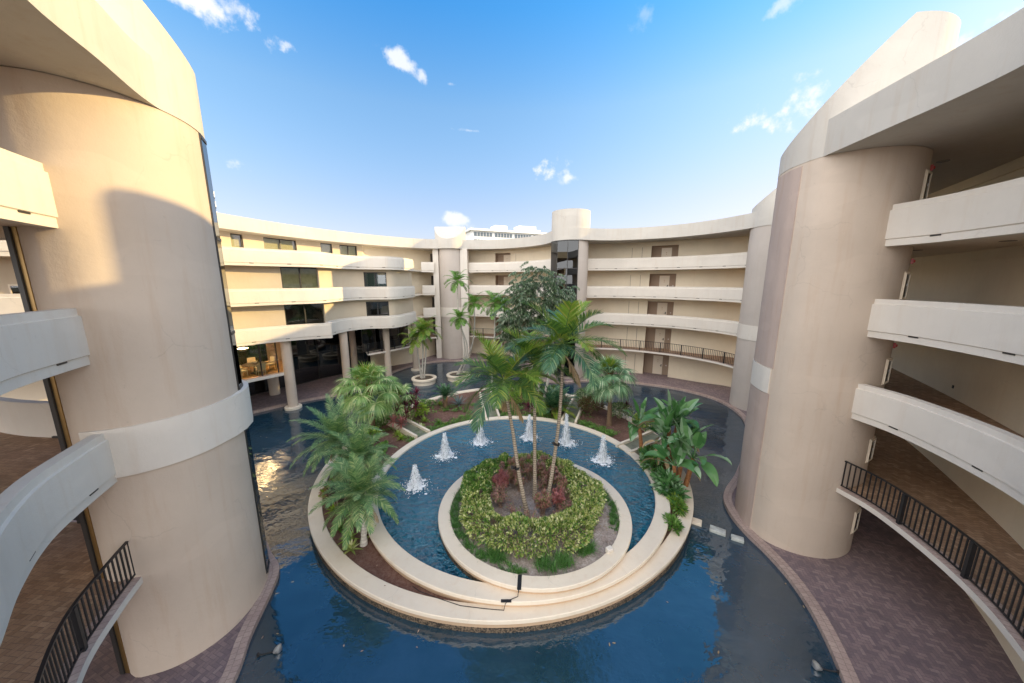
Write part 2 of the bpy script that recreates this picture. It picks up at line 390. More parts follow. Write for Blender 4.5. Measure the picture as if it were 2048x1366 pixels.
def pebble():
    m, t, p = new_mat('pebble_band'); v = t.nodes.new('ShaderNodeTexVoronoi'); v.inputs['Scale'].default_value = 26
    t.links.new(coords(t), v.inputs['Vector']); r = t.nodes.new('ShaderNodeMapRange'); r.inputs[1].default_value = .3; r.inputs[2].default_value = .75
    t.links.new(v.outputs['Color'], r.inputs[0])
    t.links.new(mixc(t, r.outputs[0], (0.015, 0.013, 0.012), (0.20, 0.15, 0.10)), p.inputs['Base Color']); p.inputs['Roughness'].default_value = .6
    bump(t, p, v.outputs['Distance'], .6, .02); return m
M['pebble'] = pebble()
def water(name, c, ior, s1, s2, str1, dist, rough=0.02, tint2=None):
    m, t, p = new_mat(name); co = coords(t)
    p.inputs['IOR'].default_value = ior; p.inputs['Roughness'].default_value = rough
    if tint2:
        f, _ = noise(t, co, .5, 4, .6); t.links.new(mixc(t, f, c, tint2), p.inputs['Base Color'])
    else: p.inputs['Base Color'].default_value = (*c, 1)
    a, fa = noise(t, coords(t, scale=(1, 1.5, 1), rot=(0, 0, .5)), s1, 3, .5); b, fb = noise(t, co, s2, 3, .55)
    amp, _ = noise(t, co, .16, 2, .5, .38, .62)
    k = t.nodes.new('ShaderNodeMath'); k.operation = 'MULTIPLY'; t.links.new(fb, k.inputs[0]); t.links.new(amp, k.inputs[1])
    k3 = t.nodes.new('ShaderNodeMath'); k3.operation = 'MULTIPLY_ADD'; t.links.new(k.outputs[0], k3.inputs[0]); k3.inputs[1].default_value = .45; t.links.new(fa, k3.inputs[2])
    bump(t, p, k3.outputs[0], str1, dist); return m
M['pond'] = water('pond_water', (0.012, 0.040, 0.062), 2.0, 1.1, 7.5, .5, .065, tint2=(0.02, 0.055, 0.09))
M['pool'] = water('pool_water', (0.004, 0.095, 0.17), 1.6, 2.6, 8.0, 1.0, .5, rough=.04, tint2=(0.008, 0.15, 0.24))
def foam():
    m, t, p = new_mat('fountain_foam'); p.inputs['Base Color'].default_value = (.93, .95, .97, 1); p.inputs['Roughness'].default_value = .35
    p.inputs['Subsurface Weight'].default_value = 0.0; return m
M['foam'] = foam()
def foamcol():
    m, t, p = new_mat('water_column'); p.inputs['Base Color'].default_value = (.9, .94, .97, 1); p.inputs['Roughness'].default_value = .25
    a, _ = noise(t, coords(t, scale=(14, 14, 3.5)), 1.0, 5, .7, .36, .56); tr = t.nodes.new('ShaderNodeBsdfTransparent'); x = t.nodes.new('ShaderNodeMixShader')
    k = t.nodes.new('ShaderNodeMath'); k.operation = 'MULTIPLY_ADD'; k.inputs[1].default_value = .75; k.inputs[2].default_value = .22; t.links.new(a, k.inputs[0])
    t.links.new(k.outputs[0], x.inputs[0]); t.links.new(tr.outputs[0], x.inputs[1]); t.links.new(p.outputs[0], x.inputs[2]); t.links.new(x.outputs[0], t.nodes['Material Output'].inputs[0]); return m
M['foamcol'] = foamcol()
def glass(name, tint, refl=0.10, ior=1.5):
    m = bpy.data.materials.new(name); m.use_nodes = True; t = m.node_tree; t.nodes.clear()
    o = t.nodes.new('ShaderNodeOutputMaterial'); tr = t.nodes.new('ShaderNodeBsdfTransparent'); tr.inputs[0].default_value = (*tint, 1)
    g = t.nodes.new('ShaderNodeBsdfGlossy'); g.inputs['Roughness'].default_value = .01; g.inputs[0].default_value = (.9, .93, .95, 1)
    f = t.nodes.new('ShaderNodeFresnel'); f.inputs[0].default_value = ior
    a = t.nodes.new('ShaderNodeMath'); a.operation = 'ADD'; a.inputs[1].default_value = refl; t.links.new(f.outputs[0], a.inputs[0]); a.use_clamp = True
    x = t.nodes.new('ShaderNodeMixShader'); t.links.new(a.outputs[0], x.inputs[0]); t.links.new(tr.outputs[0], x.inputs[1]); t.links.new(g.outputs[0], x.inputs[2]); t.links.new(x.outputs[0], o.inputs[0])
    return m
M['glass'] = glass('window_glass', (.86, .88, .80), .10)
M['darkglass'] = glass('tinted_glass', (.08, .08, .08), .04, 1.5)
M['blind'] = bricks('window_blind', (0.78, 0.72, 0.44), (0.70, 0.64, 0.38), (0.40, 0.36, 0.2), 6.0, 0.07, kind='UV', mort=.012, stain=.1)
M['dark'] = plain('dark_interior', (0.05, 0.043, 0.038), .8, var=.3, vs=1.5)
def soil(name, a, b, s, bstr=1.0):
    m, t, p = new_mat(name); co = coords(t); f, ff = noise(t, co, s, 8, .75); g, _ = noise(t, co, .9, 5, .6)
    f2, f3 = noise(t, co, s * 5, 5, .7)
    c = mixc(t, f, a, b); c = mixc(t, g, c, mixc(t, 1.0, c, (.62, .6, .6), 'MULTIPLY')); c = mixc(t, f2, c, mixc(t, 1.0, c, (.55, .52, .5), 'MULTIPLY'))
    t.links.new(c, p.inputs['Base Color']); p.inputs['Roughness'].default_value = .95
    bump(t, p, f3, bstr, .05); return m
M['mulch'] = soil('red_mulch', (0.20, 0.085, 0.055), (0.34, 0.21, 0.17), 7)
M['sand'] = soil('grey_sand', (0.42, 0.34, 0.30), (0.62, 0.56, 0.52), 3, .6)
M['ground'] = soil('outer_ground', (0.16, 0.17, 0.09), (0.26, 0.24, 0.18), 2, .6)
# ================================================================ ground, pond, paving
V2 = lambda pts: [Vector(p) for p in pts]
ZB = {2: 2.79, 3: 5.61, 4: 8.47, 5: 11.36}          # underside of each walkway edge
ZF = {1: 0.0, 2: 2.95, 3: 5.82, 4: 8.69, 5: 11.56}  # floor levels
PTOP = 1.245
ROOF0, ROOF1 = 14.28, 15.40
WATER = -0.14

mb = MB(); mb.add([(-900, -900, -0.9), (900, -900, -0.9), (900, 900, -0.9), (-900, 900, -0.9)], [(0, 1, 2, 3)])
tag(mb.build('ground', M['ground'], smooth=0), kind='structure')

pond_edge = smooth_path([(-6.9, 4.6), (-7.27, 6.94), (-7.74, 8.2), (-8.13, 9.6), (-8.5, 10.5), (-9.3, 11.2), (-10.4, 12.2), (-13, 14.2), (-17, 16.8), (-20.3, 19.6), (-21.5, 22.2),
    (-20.93, 24.55), (-20.2, 25.5), (-18.5, 27.4), (-16.8, 28.7), (-15.2, 29.7), (-14.3, 31.5), (-13.9, 34.5), (-13.4, 37.4), (-12.2, 39.9), (-10.4, 41.6), (-8.6, 42.25), (-6.1, 42.35), (-3.4, 42.6), (-1.0, 42.2), (0.6, 40.4),
    (1.3, 37.8), (2.0, 35.4), (3.0, 33.8), (4.9, 32.95), (7.0, 33.3), (9.2, 33.6), (11.67, 33.1), (14.0, 32.1), (15.8, 31.0), (17.3, 29.4), (18.05, 27.6), (17.95, 25.2), (17.0, 22.8), (14.6, 19.4), (12.2, 16.6),
    (10.77, 15.2), (10.1, 14.3), (9.78, 13.2), (9.72, 12.2), (9.8, 11.2), (9.75, 10.0), (9.4, 8.6), (8.66, 6.94), (7.4, 4.8), (5.0, 2.2), (1.5, .4), (-2.5, .8), (-5.3, 2.4)], 6, True)
mb = MB(); sweep(mb, pond_edge, [(0.0, -0.8), (0.0, 0.035), (0.34, 0.035), (0.34, -0.8)], closed=True)
tag(mb.build('pond_coping', M['coping'], fix=True), kind='structure')
mb = MB(); P = offset(pond_edge, 0.15, True); mb.add([(p.x, p.y, WATER) for p in P], [tuple(range(len(P)))[::-1]])
wo = mb.build('pond_water', M['pond'], smooth=0, fix=False); wo.data.flip_normals() if wo.data.polygons[0].normal.z < 0 else None
tag(wo, kind='structure')
mb = MB(); mb.add([(p.x, p.y, -0.62) for p in P], [tuple(range(len(P)))]); tag(mb.build('pond_floor', M['dark'], smooth=0), kind='structure')
# paving: a ring outward from the coping
mb = MB(); inn = offset(pond_edge, 0.3, True); c0 = Vector((0, 18)); n = len(inn)
vs = [(p.x, p.y, 0.0) for p in inn]
for rr in (1.0,):
    for p in inn:
        d = (p - c0); d.normalize(); q = c0 + d * 62; vs.append((q.x, q.y, 0.0))
mb.add(vs, [(i, (i + 1) % n, n + (i + 1) % n, n + i) for i in range(n)])
o = mb.build('paving', M['paving'], smooth=0)
if o.data.polygons[0].normal.z < 0: o.data.flip_normals()
tag(o, kind='structure')

# ================================================================ the building
B = empty('apartment_building', (0, 0, 0), label='five storey cream stucco apartment building curving round the pond with open walkways and round towers', cat='building')

NRR = smooth_path([(11.7, 10.98), (11.82, 9.8), (11.56, 8.3), (11.08, 6.85), (10.4, 5.65), (9.3, 4.2), (7.6, 2.5), (6.2, 1.4)], 6)
NLL = smooth_path([(-4.2, 1.35), (-5.2, 2.2), (-6.55, 3.5), (-7.55, 4.4), (-8.4, 5.37), (-8.98, 6.43), (-9.4, 7.36)], 6)
FR = smooth_path([(7.9, 36.35), (10.4, 36.15), (12.45, 35.4), (14.4, 34.35), (16.1, 33.1), (17.5, 31.6), (18.6, 30.0), (19.15, 28.4), (19.3, 27.2)], 6)
MID = smooth_path([(-5.7, 44.6), (-3.8, 44.1), (-1.8, 43.3), (0.5, 41.9), (2.7, 39.8), (4.3, 37.2)], 6)
RR = smooth_path([(19.0, 25.0), (17.9, 22.4), (15.8, 19.4), (13.4, 16.2), (12.4, 15.3)], 5)
MLW = smooth_path([(-11.4, 42.9), (-10.6, 43.2), (-9.9, 43.5)], 2)
BWP = smooth_path([(-33, 10.6), (-27, 13.2), (-22, 15.2), (-17.6, 18.2)], 4)

def parapet(path, b, s0=None, drains=True, top=None, name='parapet', mat=None, dsp=1.95, lip=True):
    t = b + PTOP if top is None else top
    mb = MB()
    sweep(mb, path, [(0.035, b), (0.035, b + .20), (0.0, b + .222), (0.0, t - .17), (0.05, t - .155), (0.05, t), (0.26, t), (0.26, b)])
    o = mb.build(name, mat or M['band'], B, fix=True)
    if drains:
        S = arclen(path); k = int(S[-1] / dsp)
        for i in range(k):
            p, tt = at_s(path, S, (i + .55) * S[-1] / k); nn = Vector((-tt.y, tt.x))
            if p.y < 3.5 and abs(p.x) < 7.5: continue
            global DRAIN
            if DRAIN is None:
                q = MB(); q.box(-.13, .13, -.012, .05, -.025, .025); DRAIN = q.build('drain', M['bronze'], o, smooth=0).data
                d = DRAIN_O = o.children[0]
            else:
                d = bpy.data.objects.new('drain', DRAIN); COL.objects.link(d); d.parent = o
            d.location = (p.x + nn.x * .03, p.y + nn.y * .03, b + .195); d.rotation_euler = (0, 0, math.atan2(tt.y, tt.x))
    return o
DRAIN = None
def slab(path, b, depth, d0=0.24):
    f = b + .21 if b > 3 else b + .16
    mb = MB(); sweep(mb, path, [(d0, b + .035), (depth, b + .035), (depth, f - .03), (d0, f - .03)]); o = mb.build('walkway_slab', M['soffit'], B, fix=True)
    mb = MB(); sweep(mb, path, [(d0, f - .03), (depth, f - .03), (depth, f), (d0, f)]); mb.build('walkway_paving', M['paving_up'], B, fix=True)
def railing(path, zf, post=1.45, top=1.06, off=0.10, half=.14):
    """steel railing standing on the slab edge: posts, rails and a panel of pickets between each two posts"""
    p0 = offset(path, off); S = arclen(p0); n = max(1, round(S[-1] / post)); root = None
    mb = MB(); sweep(mb, p0, [(-.028, zf + top - .035), (-.028, zf + top), (.028, zf + top), (.028, zf + top - .035)])
    root = mb.build('railing', M['rail'], B, fix=True)
    mb = MB(); sweep(mb, p0, [(-.018, zf + .09), (-.018, zf + .12), (.018, zf + .12), (.018, zf + .09)]); mb.build('bottom_rail', M['rail'], root, fix=True)
    for i in range(n + 1):
        p, t = at_s(p0, S, i * S[-1] / n)
        mb = MB(); Mx = Matrix.Translation((p.x, p.y, 0)) @ Matrix.Rotation(math.atan2(t.y, t.x), 4, 'Z')
        mb.box(-.045, .045, -.045, .045, zf - .02, zf + top - .036, M=Mx); mb.build('post', M['rail'], root, smooth=0)
        if i < n:
            mb = MB(); k = max(2, round((S[-1] / n) / half))
            for j in range(1, k):
                p, t = at_s(p0, S, (i + j / k) * S[-1] / n); Mx = Matrix.Translation((p.x, p.y, 0)) @ Matrix.Rotation(math.atan2(t.y, t.x), 4, 'Z')
                mb.box(-.014, .014, -.014, .014, zf + .12, zf + top - .036, M=Mx)
            mb.build('picket_panel', M['rail'], root, smooth=0)
def edgebeam(path, b, mat=None, w=.30, t=None):
    t_ = t or b + .165
    q_ = MB(); sweep(q_, path, [(.012, t_), (.012, t_ + .02), (.34, t_ + .02), (.34, t_)]); q_.build('brick_edging', M['coping'], B, fix=True)
    mb = MB(); sweep(mb, path, [(0, b), (0, (t or b + .165)), (w, (t or b + .165)), (w, b)]); return mb.build('slab_edge', mat or M['band'], B, fix=True)

def wall(path, z0, z1, mat, opens=(), th=.2, name='wall'):
    """wall with real openings: opens = [(s0, s1, zb, zt)]"""
    mb = MB(); S = arclen(path); last = 0.0
    for (a, b_, zb, zt) in sorted(opens):
        if a > last + .01: sweep(mb, cut(path, last, a), [(0, z0), (0, z1), (th, z1), (th, z0)])
        seg = cut(path, a, b_)
        if zb > z0 + .01: sweep(mb, seg, [(0, z0), (0, zb), (th, zb), (th, z0)])
        if zt < z1 - .01: sweep(mb, seg, [(0, zt), (0, z1), (th, z1), (th, zt)])
        last = b_
    if last < S[-1] - .01: sweep(mb, cut(path, last, S[-1]), [(0, z0), (0, z1), (th, z1), (th, z0)])
    return mb.build(name, mat, B, fix=True)
def window(path, s0, s1, zb, zt, lights=2, blind=True, rec=.09, glassm=None, fw=.09, parent=None, depth=.35):
    seg = cut(path, s0, s1); seg = [seg[0], seg[-1]]
    a, b_ = seg; L = (b_ - a).length; t = (b_ - a).normalized(); nn = Vector((-t.y, t.x))
    Mx = Matrix.Translation((a.x + nn.x * rec, a.y + nn.y * rec, 0)) @ Matrix.Rotation(math.atan2(t.y, t.x), 4, 'Z')
    mb = MB(); mb.box(0, L, 0, .07, zb, zb + fw, M=Mx); mb.box(0, L, 0, .07, zt - fw, zt, M=Mx)
    for i in range(lights + 1):
        x = L * i / lights; x0 = min(max(x - fw / 2, 0), L - fw); mb.box(x0, x0 + fw, -.004, .074, zb + fw, zt - fw, M=Mx)
    fr = mb.build('window', M['bronze'], parent or B, smooth=0)
    g = MB(); g.add([tuple(Mx @ Vector(v)) for v in ((fw, .04, zb + fw), (L - fw, .04, zb + fw), (L - fw, .04, zt - fw), (fw, .04, zt - fw))], [(0, 1, 2, 3)])
    g.build('pane', glassm or M['glass'], fr, smooth=0)
    if blind:
        q = MB(); bb = q.n
        q.add([tuple(Mx @ Vector(v)) for v in ((0, .17, zb), (L, .17, zb), (L, .17, zt), (0, .17, zt))], [(0, 1, 2, 3)])
        for k, uv in enumerate(((0, 0), (L, 0), (L, zt - zb), (0, zt - zb))): q.uv[k] = uv
        q.build('blind', M['blind'] if blind is True else blind, fr, smooth=0)
    return fr
def cabinet(p, ang, z, h=.95):
    """fire extinguisher cabinet: frame with a dark glass door; ang = facing direction"""
    Mx = Matrix.Translation((p[0], p[1], z)) @ Matrix.Rotation(ang + math.pi / 2, 4, 'Z')
    mb = MB(); w_ = .23
    mb.box(-w_, w_, -.05, .03, 0, .05, M=Mx); mb.box(-w_, w_, -.05, .03, h - .05, h, M=Mx); mb.box(-w_, -w_ + .05, -.05, .03, .05, h - .05, M=Mx); mb.box(w_ - .05, w_, -.05, .03, .05, h - .05, M=Mx)
    mb.box(-w_ - .04, w_ + .04, -.018, .03, -.04, 0, M=Mx); mb.box(-w_ - .04, w_ + .04, -.018, .03, h, h + .04, M=Mx); mb.box(-w_ - .04, -w_, -.018, .03, 0, h, M=Mx); mb.box(w_, w_ + .04, -.018, .03, 0, h, M=Mx)
    c = mb.build('extinguisher_cabinet', M['door'], B, smooth=0)
    q = MB(); q.box(-w_ + .05, w_ - .05, -.03, -.02, .05, h - .05, M=Mx); q.build('cabinet_glass', M['darkglass'], c, smooth=0)
    q = MB(); q.box(-.03, .03, -.065, -.05, .42, .5, M=Mx); q.build('handle', M['metal'], c, smooth=0)
M['red'] = plain('red_enamel', (0.45, 0.03, 0.025), .35); M['metal'] = plain('bare_metal', (.5, .5, .5), .35, .8)

# ---------------- near wing (under and beside the camera)
for N_ in (NRR, NLL):
    for L in (3, 4, 5): parapet(N_, ZB[L])
    edgebeam(N_, ZB[2]); railing(N_, ZB[2] + .165, post=2.1, off=.12, half=.15)
outL = [(-9.75, 7.45), (-10.5, 8.6), (-11.6, 9.0), (-12.9, 9.2), (-14.2, 9.1), (-15.4, 9.6), (-18.0, 9.9), (-22, 9.2), (-22, -1.5), (-7.5, -3.0)]
outR = [(9.0, -2.0), (16.0, 1.0), (21.0, 7.0), (24, 12), (23.2, 20), (23.2, 27.0), (20.6, 27.0), (19.2, 24.9), (18.1, 22.3), (16.0, 19.3), (13.6, 16.2), (12.6, 13.6)]
for L in (2, 3, 4, 5):
    b = ZB[L]; f = b + (.21 if L > 2 else .16)
    for N_, o_ in ((NLL, outL), (NRR, outR)):
        poly = [(p.x, p.y) for p in offset(N_, .24)] + o_
        mb = MB(); polyprism(mb, poly, b + .035, f - .03); mb.build('walkway_slab', M['soffit'], B, smooth=0, fix=True)
        mb = MB(); polyprism(mb, poly, f - .03, f); mb.build('walkway_paving', M['paving_up'], B, smooth=0, fix=True)
NRW = smooth_path([(23.0, 26.5), (22.6, 22), (21.0, 18.9), (19.3, 16.0), (17.45, 12.9), (15.3, 9.6), (14.0, 7.8), (12.2, 5.6), (10.4, 3.6)], 5)
S_ = arclen(NRW)
for L in (1, 2, 3, 4, 5):
    z1 = (ZB[L + 1] + .035) if L < 5 else ROOF0
    opens = []
    wall(NRW, ZF[L], z1 - .36, M['wall'], opens)
    mb = MB(); sweep(mb, NRW, [(-.09, z1 - .36), (-.09, z1), (.2, z1), (.2, z1 - .36)]); mb.build('ceiling_beam', M['wall'], B, fix=True)
    # recessed entrance beyond the tower
    s0 = hit(NRW, 1812, 560); seg = cut(NRW, s0 - 1.25, s0 - .05); 
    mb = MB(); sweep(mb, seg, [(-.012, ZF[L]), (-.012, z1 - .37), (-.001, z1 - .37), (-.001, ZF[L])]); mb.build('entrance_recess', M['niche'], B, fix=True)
    for px in (1815 + 22 * (L == 4), 1925):
        try: s = hit(NRW, px, 700)
        except ValueError: continue
        if L in (3, 4) and px > 1900:
            p, t = at_s(NRW, S_, s); nn = Vector((t.y, -t.x)); Mx = Matrix.Translation((p.x + nn.x * .012, p.y + nn.y * .012, ZF[L] + .42)) @ Matrix.Rotation(math.atan2(t.y, t.x), 4, 'Z')
            q = MB(); q.box(-.04, .04, -.012, .012, -.06, .06, M=Mx); q.build('socket', M['bronze'], B, smooth=0)
# ceiling downlights (underside of level 4, 5 slabs and the roof)
for (x, y, z) in [(14.6, 12.2, ROOF0), (13.6, 8.9, ROOF0), (14.8, 12.6, ZB[5] + .035), (13.9, 9.7, ZB[5] + .035), (14.6, 12.4, ZB[4] + .035)]:
    q = MB(); q.lathe([(.001, z - .012), (.15, z - .012), (.16, z + .01), (.12, z + .012)], 20, x, y); q.build('downlight', M['bronze'], B)

# roof over the near wing
RNR = smooth_path([(10.2, 12.3), (9.98, 9.9), (9.85, 8.4), (9.6, 7.1), (9, 5.7), (8, 4.3), (6.9, 3.2)], 5)
RNL = smooth_path([(-4.6, 3.1), (-6, 4.2), (-6.98, 5.6), (-7.55, 6.9), (-8.15, 8.2), (-8.42, 9.2)], 5)
rp = [(p.x, p.y) for p in RNR] + [(9.5, -1), (17, 1), (22, 7), (25, 12), (24.4, 20), (24.4, 27.5), (20.4, 27.4), (19.0, 24.6), (17.6, 21.9), (15.4, 18.9), (13.2, 16.0), (12.2, 13.8)]
mb = MB(); polyprism(mb, rp, ROOF0, ROOF1 - .02); mb.build('roof', M['roof'], B, smooth=30, fix=True)
rp = [(p.x, p.y) for p in RNL] + [(-9.8, 9.6), (-11, 12.0), (-16, 12.4), (-23, 11), (-23, -1), (-7.5, -2)]
mb = MB(); polyprism(mb, rp, ROOF0, ROOF1 - .02); mb.build('roof', M['roof'], B, smooth=30, fix=True)

# ---------------- towers
def tower(outline, z1, gz=(None), head0=ROOF0, plane=None, cap=17.75, mat='shaft', shaft=None, proud=.04):
    mb = MB(); polyprism(mb, shaft or outline, -.3, z1); t = mb.build('tower', M[mat], B, smooth=40, fix=True)
    c = Vector((sum(p[0] for p in outline) / len(outline), sum(p[1] for p in outline) / len(outline)))
    hp = [((p[0] - c.x) * (1 + proud / 2) + c.x, (p[1] - c.y) * (1 + proud / 2) + c.y) for p in outline]
    mb = MB(); polyprism(mb, hp, head0, cap)
    h = mb.build('tower_head', M['roof'], t, smooth=0, fix=True)
    if plane:
        x0, y0, zz, gx, gy = plane     # z = zz + gx*(x-x0) + gy*(y-y0)
        bm = bmesh.new(); bm.from_mesh(h.data); no = Vector((-gx, -gy, 1)).normalized()
        r = bmesh.ops.bisect_plane(bm, geom=bm.verts[:] + bm.edges[:] + bm.faces[:], plane_co=(x0, y0, zz), plane_no=no, clear_outer=True)
        ed = [e for e in r['geom_cut'] if isinstance(e, bmesh.types.BMEdge)]
        bmesh.ops.contextual_create(bm, geom=ed); bmesh.ops.recalc_face_normals(bm, faces=bm.faces); bm.to_mesh(h.data); bm.free()
    h.data.polygons.foreach_set('use_smooth', [True] * len(h.data.polygons)); h.data.set_sharp_from_angle(angle=R(25))
    return t
# right tower
FRT = smooth_path([(10.36, 13.85), (10.06, 12.95), (10.11, 11.94), (10.5, 11.38), (11.1, 11.02), (11.8, 10.88), (12.5, 10.98), (13.2, 11.34), (13.7, 11.95), (13.92, 12.8), (13.75, 13.9), (13.1, 14.9), (12.2, 15.2), (11.5, 15.0), (10.88, 14.55)], 4, True)
tr = tower([(p.x, p.y) for p in FRT], ROOF0 + .01, plane=(10.0, 13.3, 15.05, .9, -.6), proud=.012)
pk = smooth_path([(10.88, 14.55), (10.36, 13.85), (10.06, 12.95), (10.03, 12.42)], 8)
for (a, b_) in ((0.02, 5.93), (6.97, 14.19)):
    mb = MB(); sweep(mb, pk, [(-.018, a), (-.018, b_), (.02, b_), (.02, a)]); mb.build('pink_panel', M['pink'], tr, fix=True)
mb = MB(); sweep(mb, cut(pk, 0, arclen(pk)[-1] * .97), [(-.035, 5.95), (-.035, 6.95), (.02, 6.95), (.02, 5.95)]); mb.build('cream_band', M['band'], tr, fix=True)
for L in (1, 2, 3, 4, 5):
    cabinet((13.03, 11.225), R(-61), {1: .92, 2: 3.83, 3: 6.78, 4: 9.70, 5: 12.80}[L], h=.85)
    q = MB(); z = (ZB[L + 1] if L < 5 else ROOF0) - .42; Mx = Matrix.Translation((13.46, 11.56, z)) @ Matrix.Rotation(R(-48) + math.pi / 2, 4, 'Z')
    q.box(-.06, .06, -.06, .02, -.09, .09, M=Mx); q.tube([Mx @ Vector((0, -.06, 0)), Mx @ Vector((0, -.1, 0))], [.055, .04], 10); q.build('fire_alarm', M['red'], B, smooth=0)
# left tower
FLT = smooth_path([(-10.14, 7.14), (-9.5, 7.15), (-8.95, 7.45), (-8.5, 8.05), (-8.33, 8.8), (-8.42, 9.6), (-8.8, 10.4), (-9.45, 11.0), (-10.3, 11.3), (-11.2, 11.1), (-11.8, 10.4), (-11.9, 9.4), (-11.3, 8.1)], 4, True)
full = [(p.x, p.y) for p in FLT]
tl = tower(full, ROOF0 + .01, plane=(-8.5, 9.9, 15.98, -.9, -.6), proud=.03, shaft=full)
band = [Vector(p) for p in full[2:37]]
gpath = [Vector((-8.58, 10.0)), Vector((-8.84, 10.44)), Vector((-9.5, 11.03)), Vector((-10.3, 11.32))]
band = [Vector(p) for p in full[2:18]] + [Vector((-8.31, 9.35)), Vector((-8.40, 9.85)), Vector((-8.60, 10.35)), Vector((-8.95, 10.8)), Vector((-9.4, 11.12)), Vector((-10.3, 11.42))]
ns_ = normals(band)
mb = MB(); sweep(mb, band, [(-.05, 5.72), (-.05, 6.92), (.2, 6.92), (.2, 5.72)]); mb.build('cream_band', M['band'], tl, fix=True)
def glaz(path, z0, z1, par, rows, pane='darkglass', mull=.06, out=.03):
    mb = MB(); 
    for z in rows: sweep(mb, path, [(-out - .03, z - .04), (-out - .03, z + .04), (-out + .02, z + .04), (-out + .02, z - .04)])
    for p in path: mb.box(p.x - mull / 2, p.x + mull / 2, p.y - mull / 2 , p.y + mull / 2, z0, z1)
    fr = mb.build('window_strip', M['bronze'], par, smooth=0, fix=True)
    g = MB(); ns = normals(path); g.add([(p.x - m.x * out * 1.3, p.y - m.y * out * 1.3, z) for z in (z0, z1) for p, m in zip(path, ns)], [(i, i + 1, len(path) + i + 1, len(path) + i) for i in range(len(path) - 1)])
    g.build('pane', M[pane], fr, smooth=0)
glaz(gpath, .25, 5.72, tl, (.3, 2.9, 5.6)); glaz(gpath, 6.92, 14.28, tl, (6.97, 8.7, 11.5, 14.2))
# brass-edged dark strip at the outer corner of the left tower
q = MB(); q.box(-10.30, -10.20, 7.16, 7.26, 0, ROOF0 - .01); st = q.build('corner_post', M['brass'], tl, smooth=0)
q = MB(); q.box(-10.42, -10.31, 7.13, 7.23, 0, ROOF0 - .02); q.build('corner_post', M['bronze'], tl, smooth=0)
# centre tower
def circ(cx, cy, r, n=48, a0=0): return [(cx + r * math.cos(a0 + 2 * math.pi * i / n), cy + r * math.sin(a0 + 2 * math.pi * i / n)) for i in range(n)]
CC = (6.08, 36.1)
tc_ = tower(circ(*CC, 1.93), ROOF0 + .01, cap=17.2, proud=.03, mat='shaftgrey', shaft=circ(*CC, 1.88))
gp = [Vector((CC[0] + 2.0 * math.sin(R(a)), CC[1] - 2.0 * math.cos(R(a)))) for a in (-82, -48, -16, 14)]
glaz(gp, .3, ROOF0 - .01, tc_, (.35, 2.9, 5.75, 8.6, 11.5, 14.2), out=.02)
# mid tower
tm = tower(circ(-8.0, 44.95, 1.85), ROOF0 + .01, cap=17.1, plane=(-8.0, 44.75, 17.1, 0, .95), proud=.12, mat='shaftgrey', shaft=circ(-8.0, 44.9, 1.6))
for x0, x1 in ((-10.15, -9.45), (-6.65, -5.75)):
    q = MB(); q.box(x0, x1, 43.9, 46.4, 0, ROOF0); q.build('pilaster', M['band'], tm, smooth=0)
mb = MB(); c = circ(-8.0, 44.9, 1.64); polyprism(mb, c, ZB[3], ZB[3] + PTOP); mb.build('cream_band', M['band'], tm, smooth=40, fix=True)
# far right tower
tf = tower(circ(20.55, 26.35, 2.1), ROOF0 + .01, cap=17.6, plane=(19.4, 26.0, 16.9, .75, -.45), proud=.02, mat='shaftgrey', shaft=circ(20.55, 26.35, 2.08))
mb = MB(); polyprism(mb, circ(20.55, 26.35, 2.12), ZB[3] + .1, ZB[3] + PTOP); mb.build('cream_band', M['band'], tf, smooth=40, fix=True)

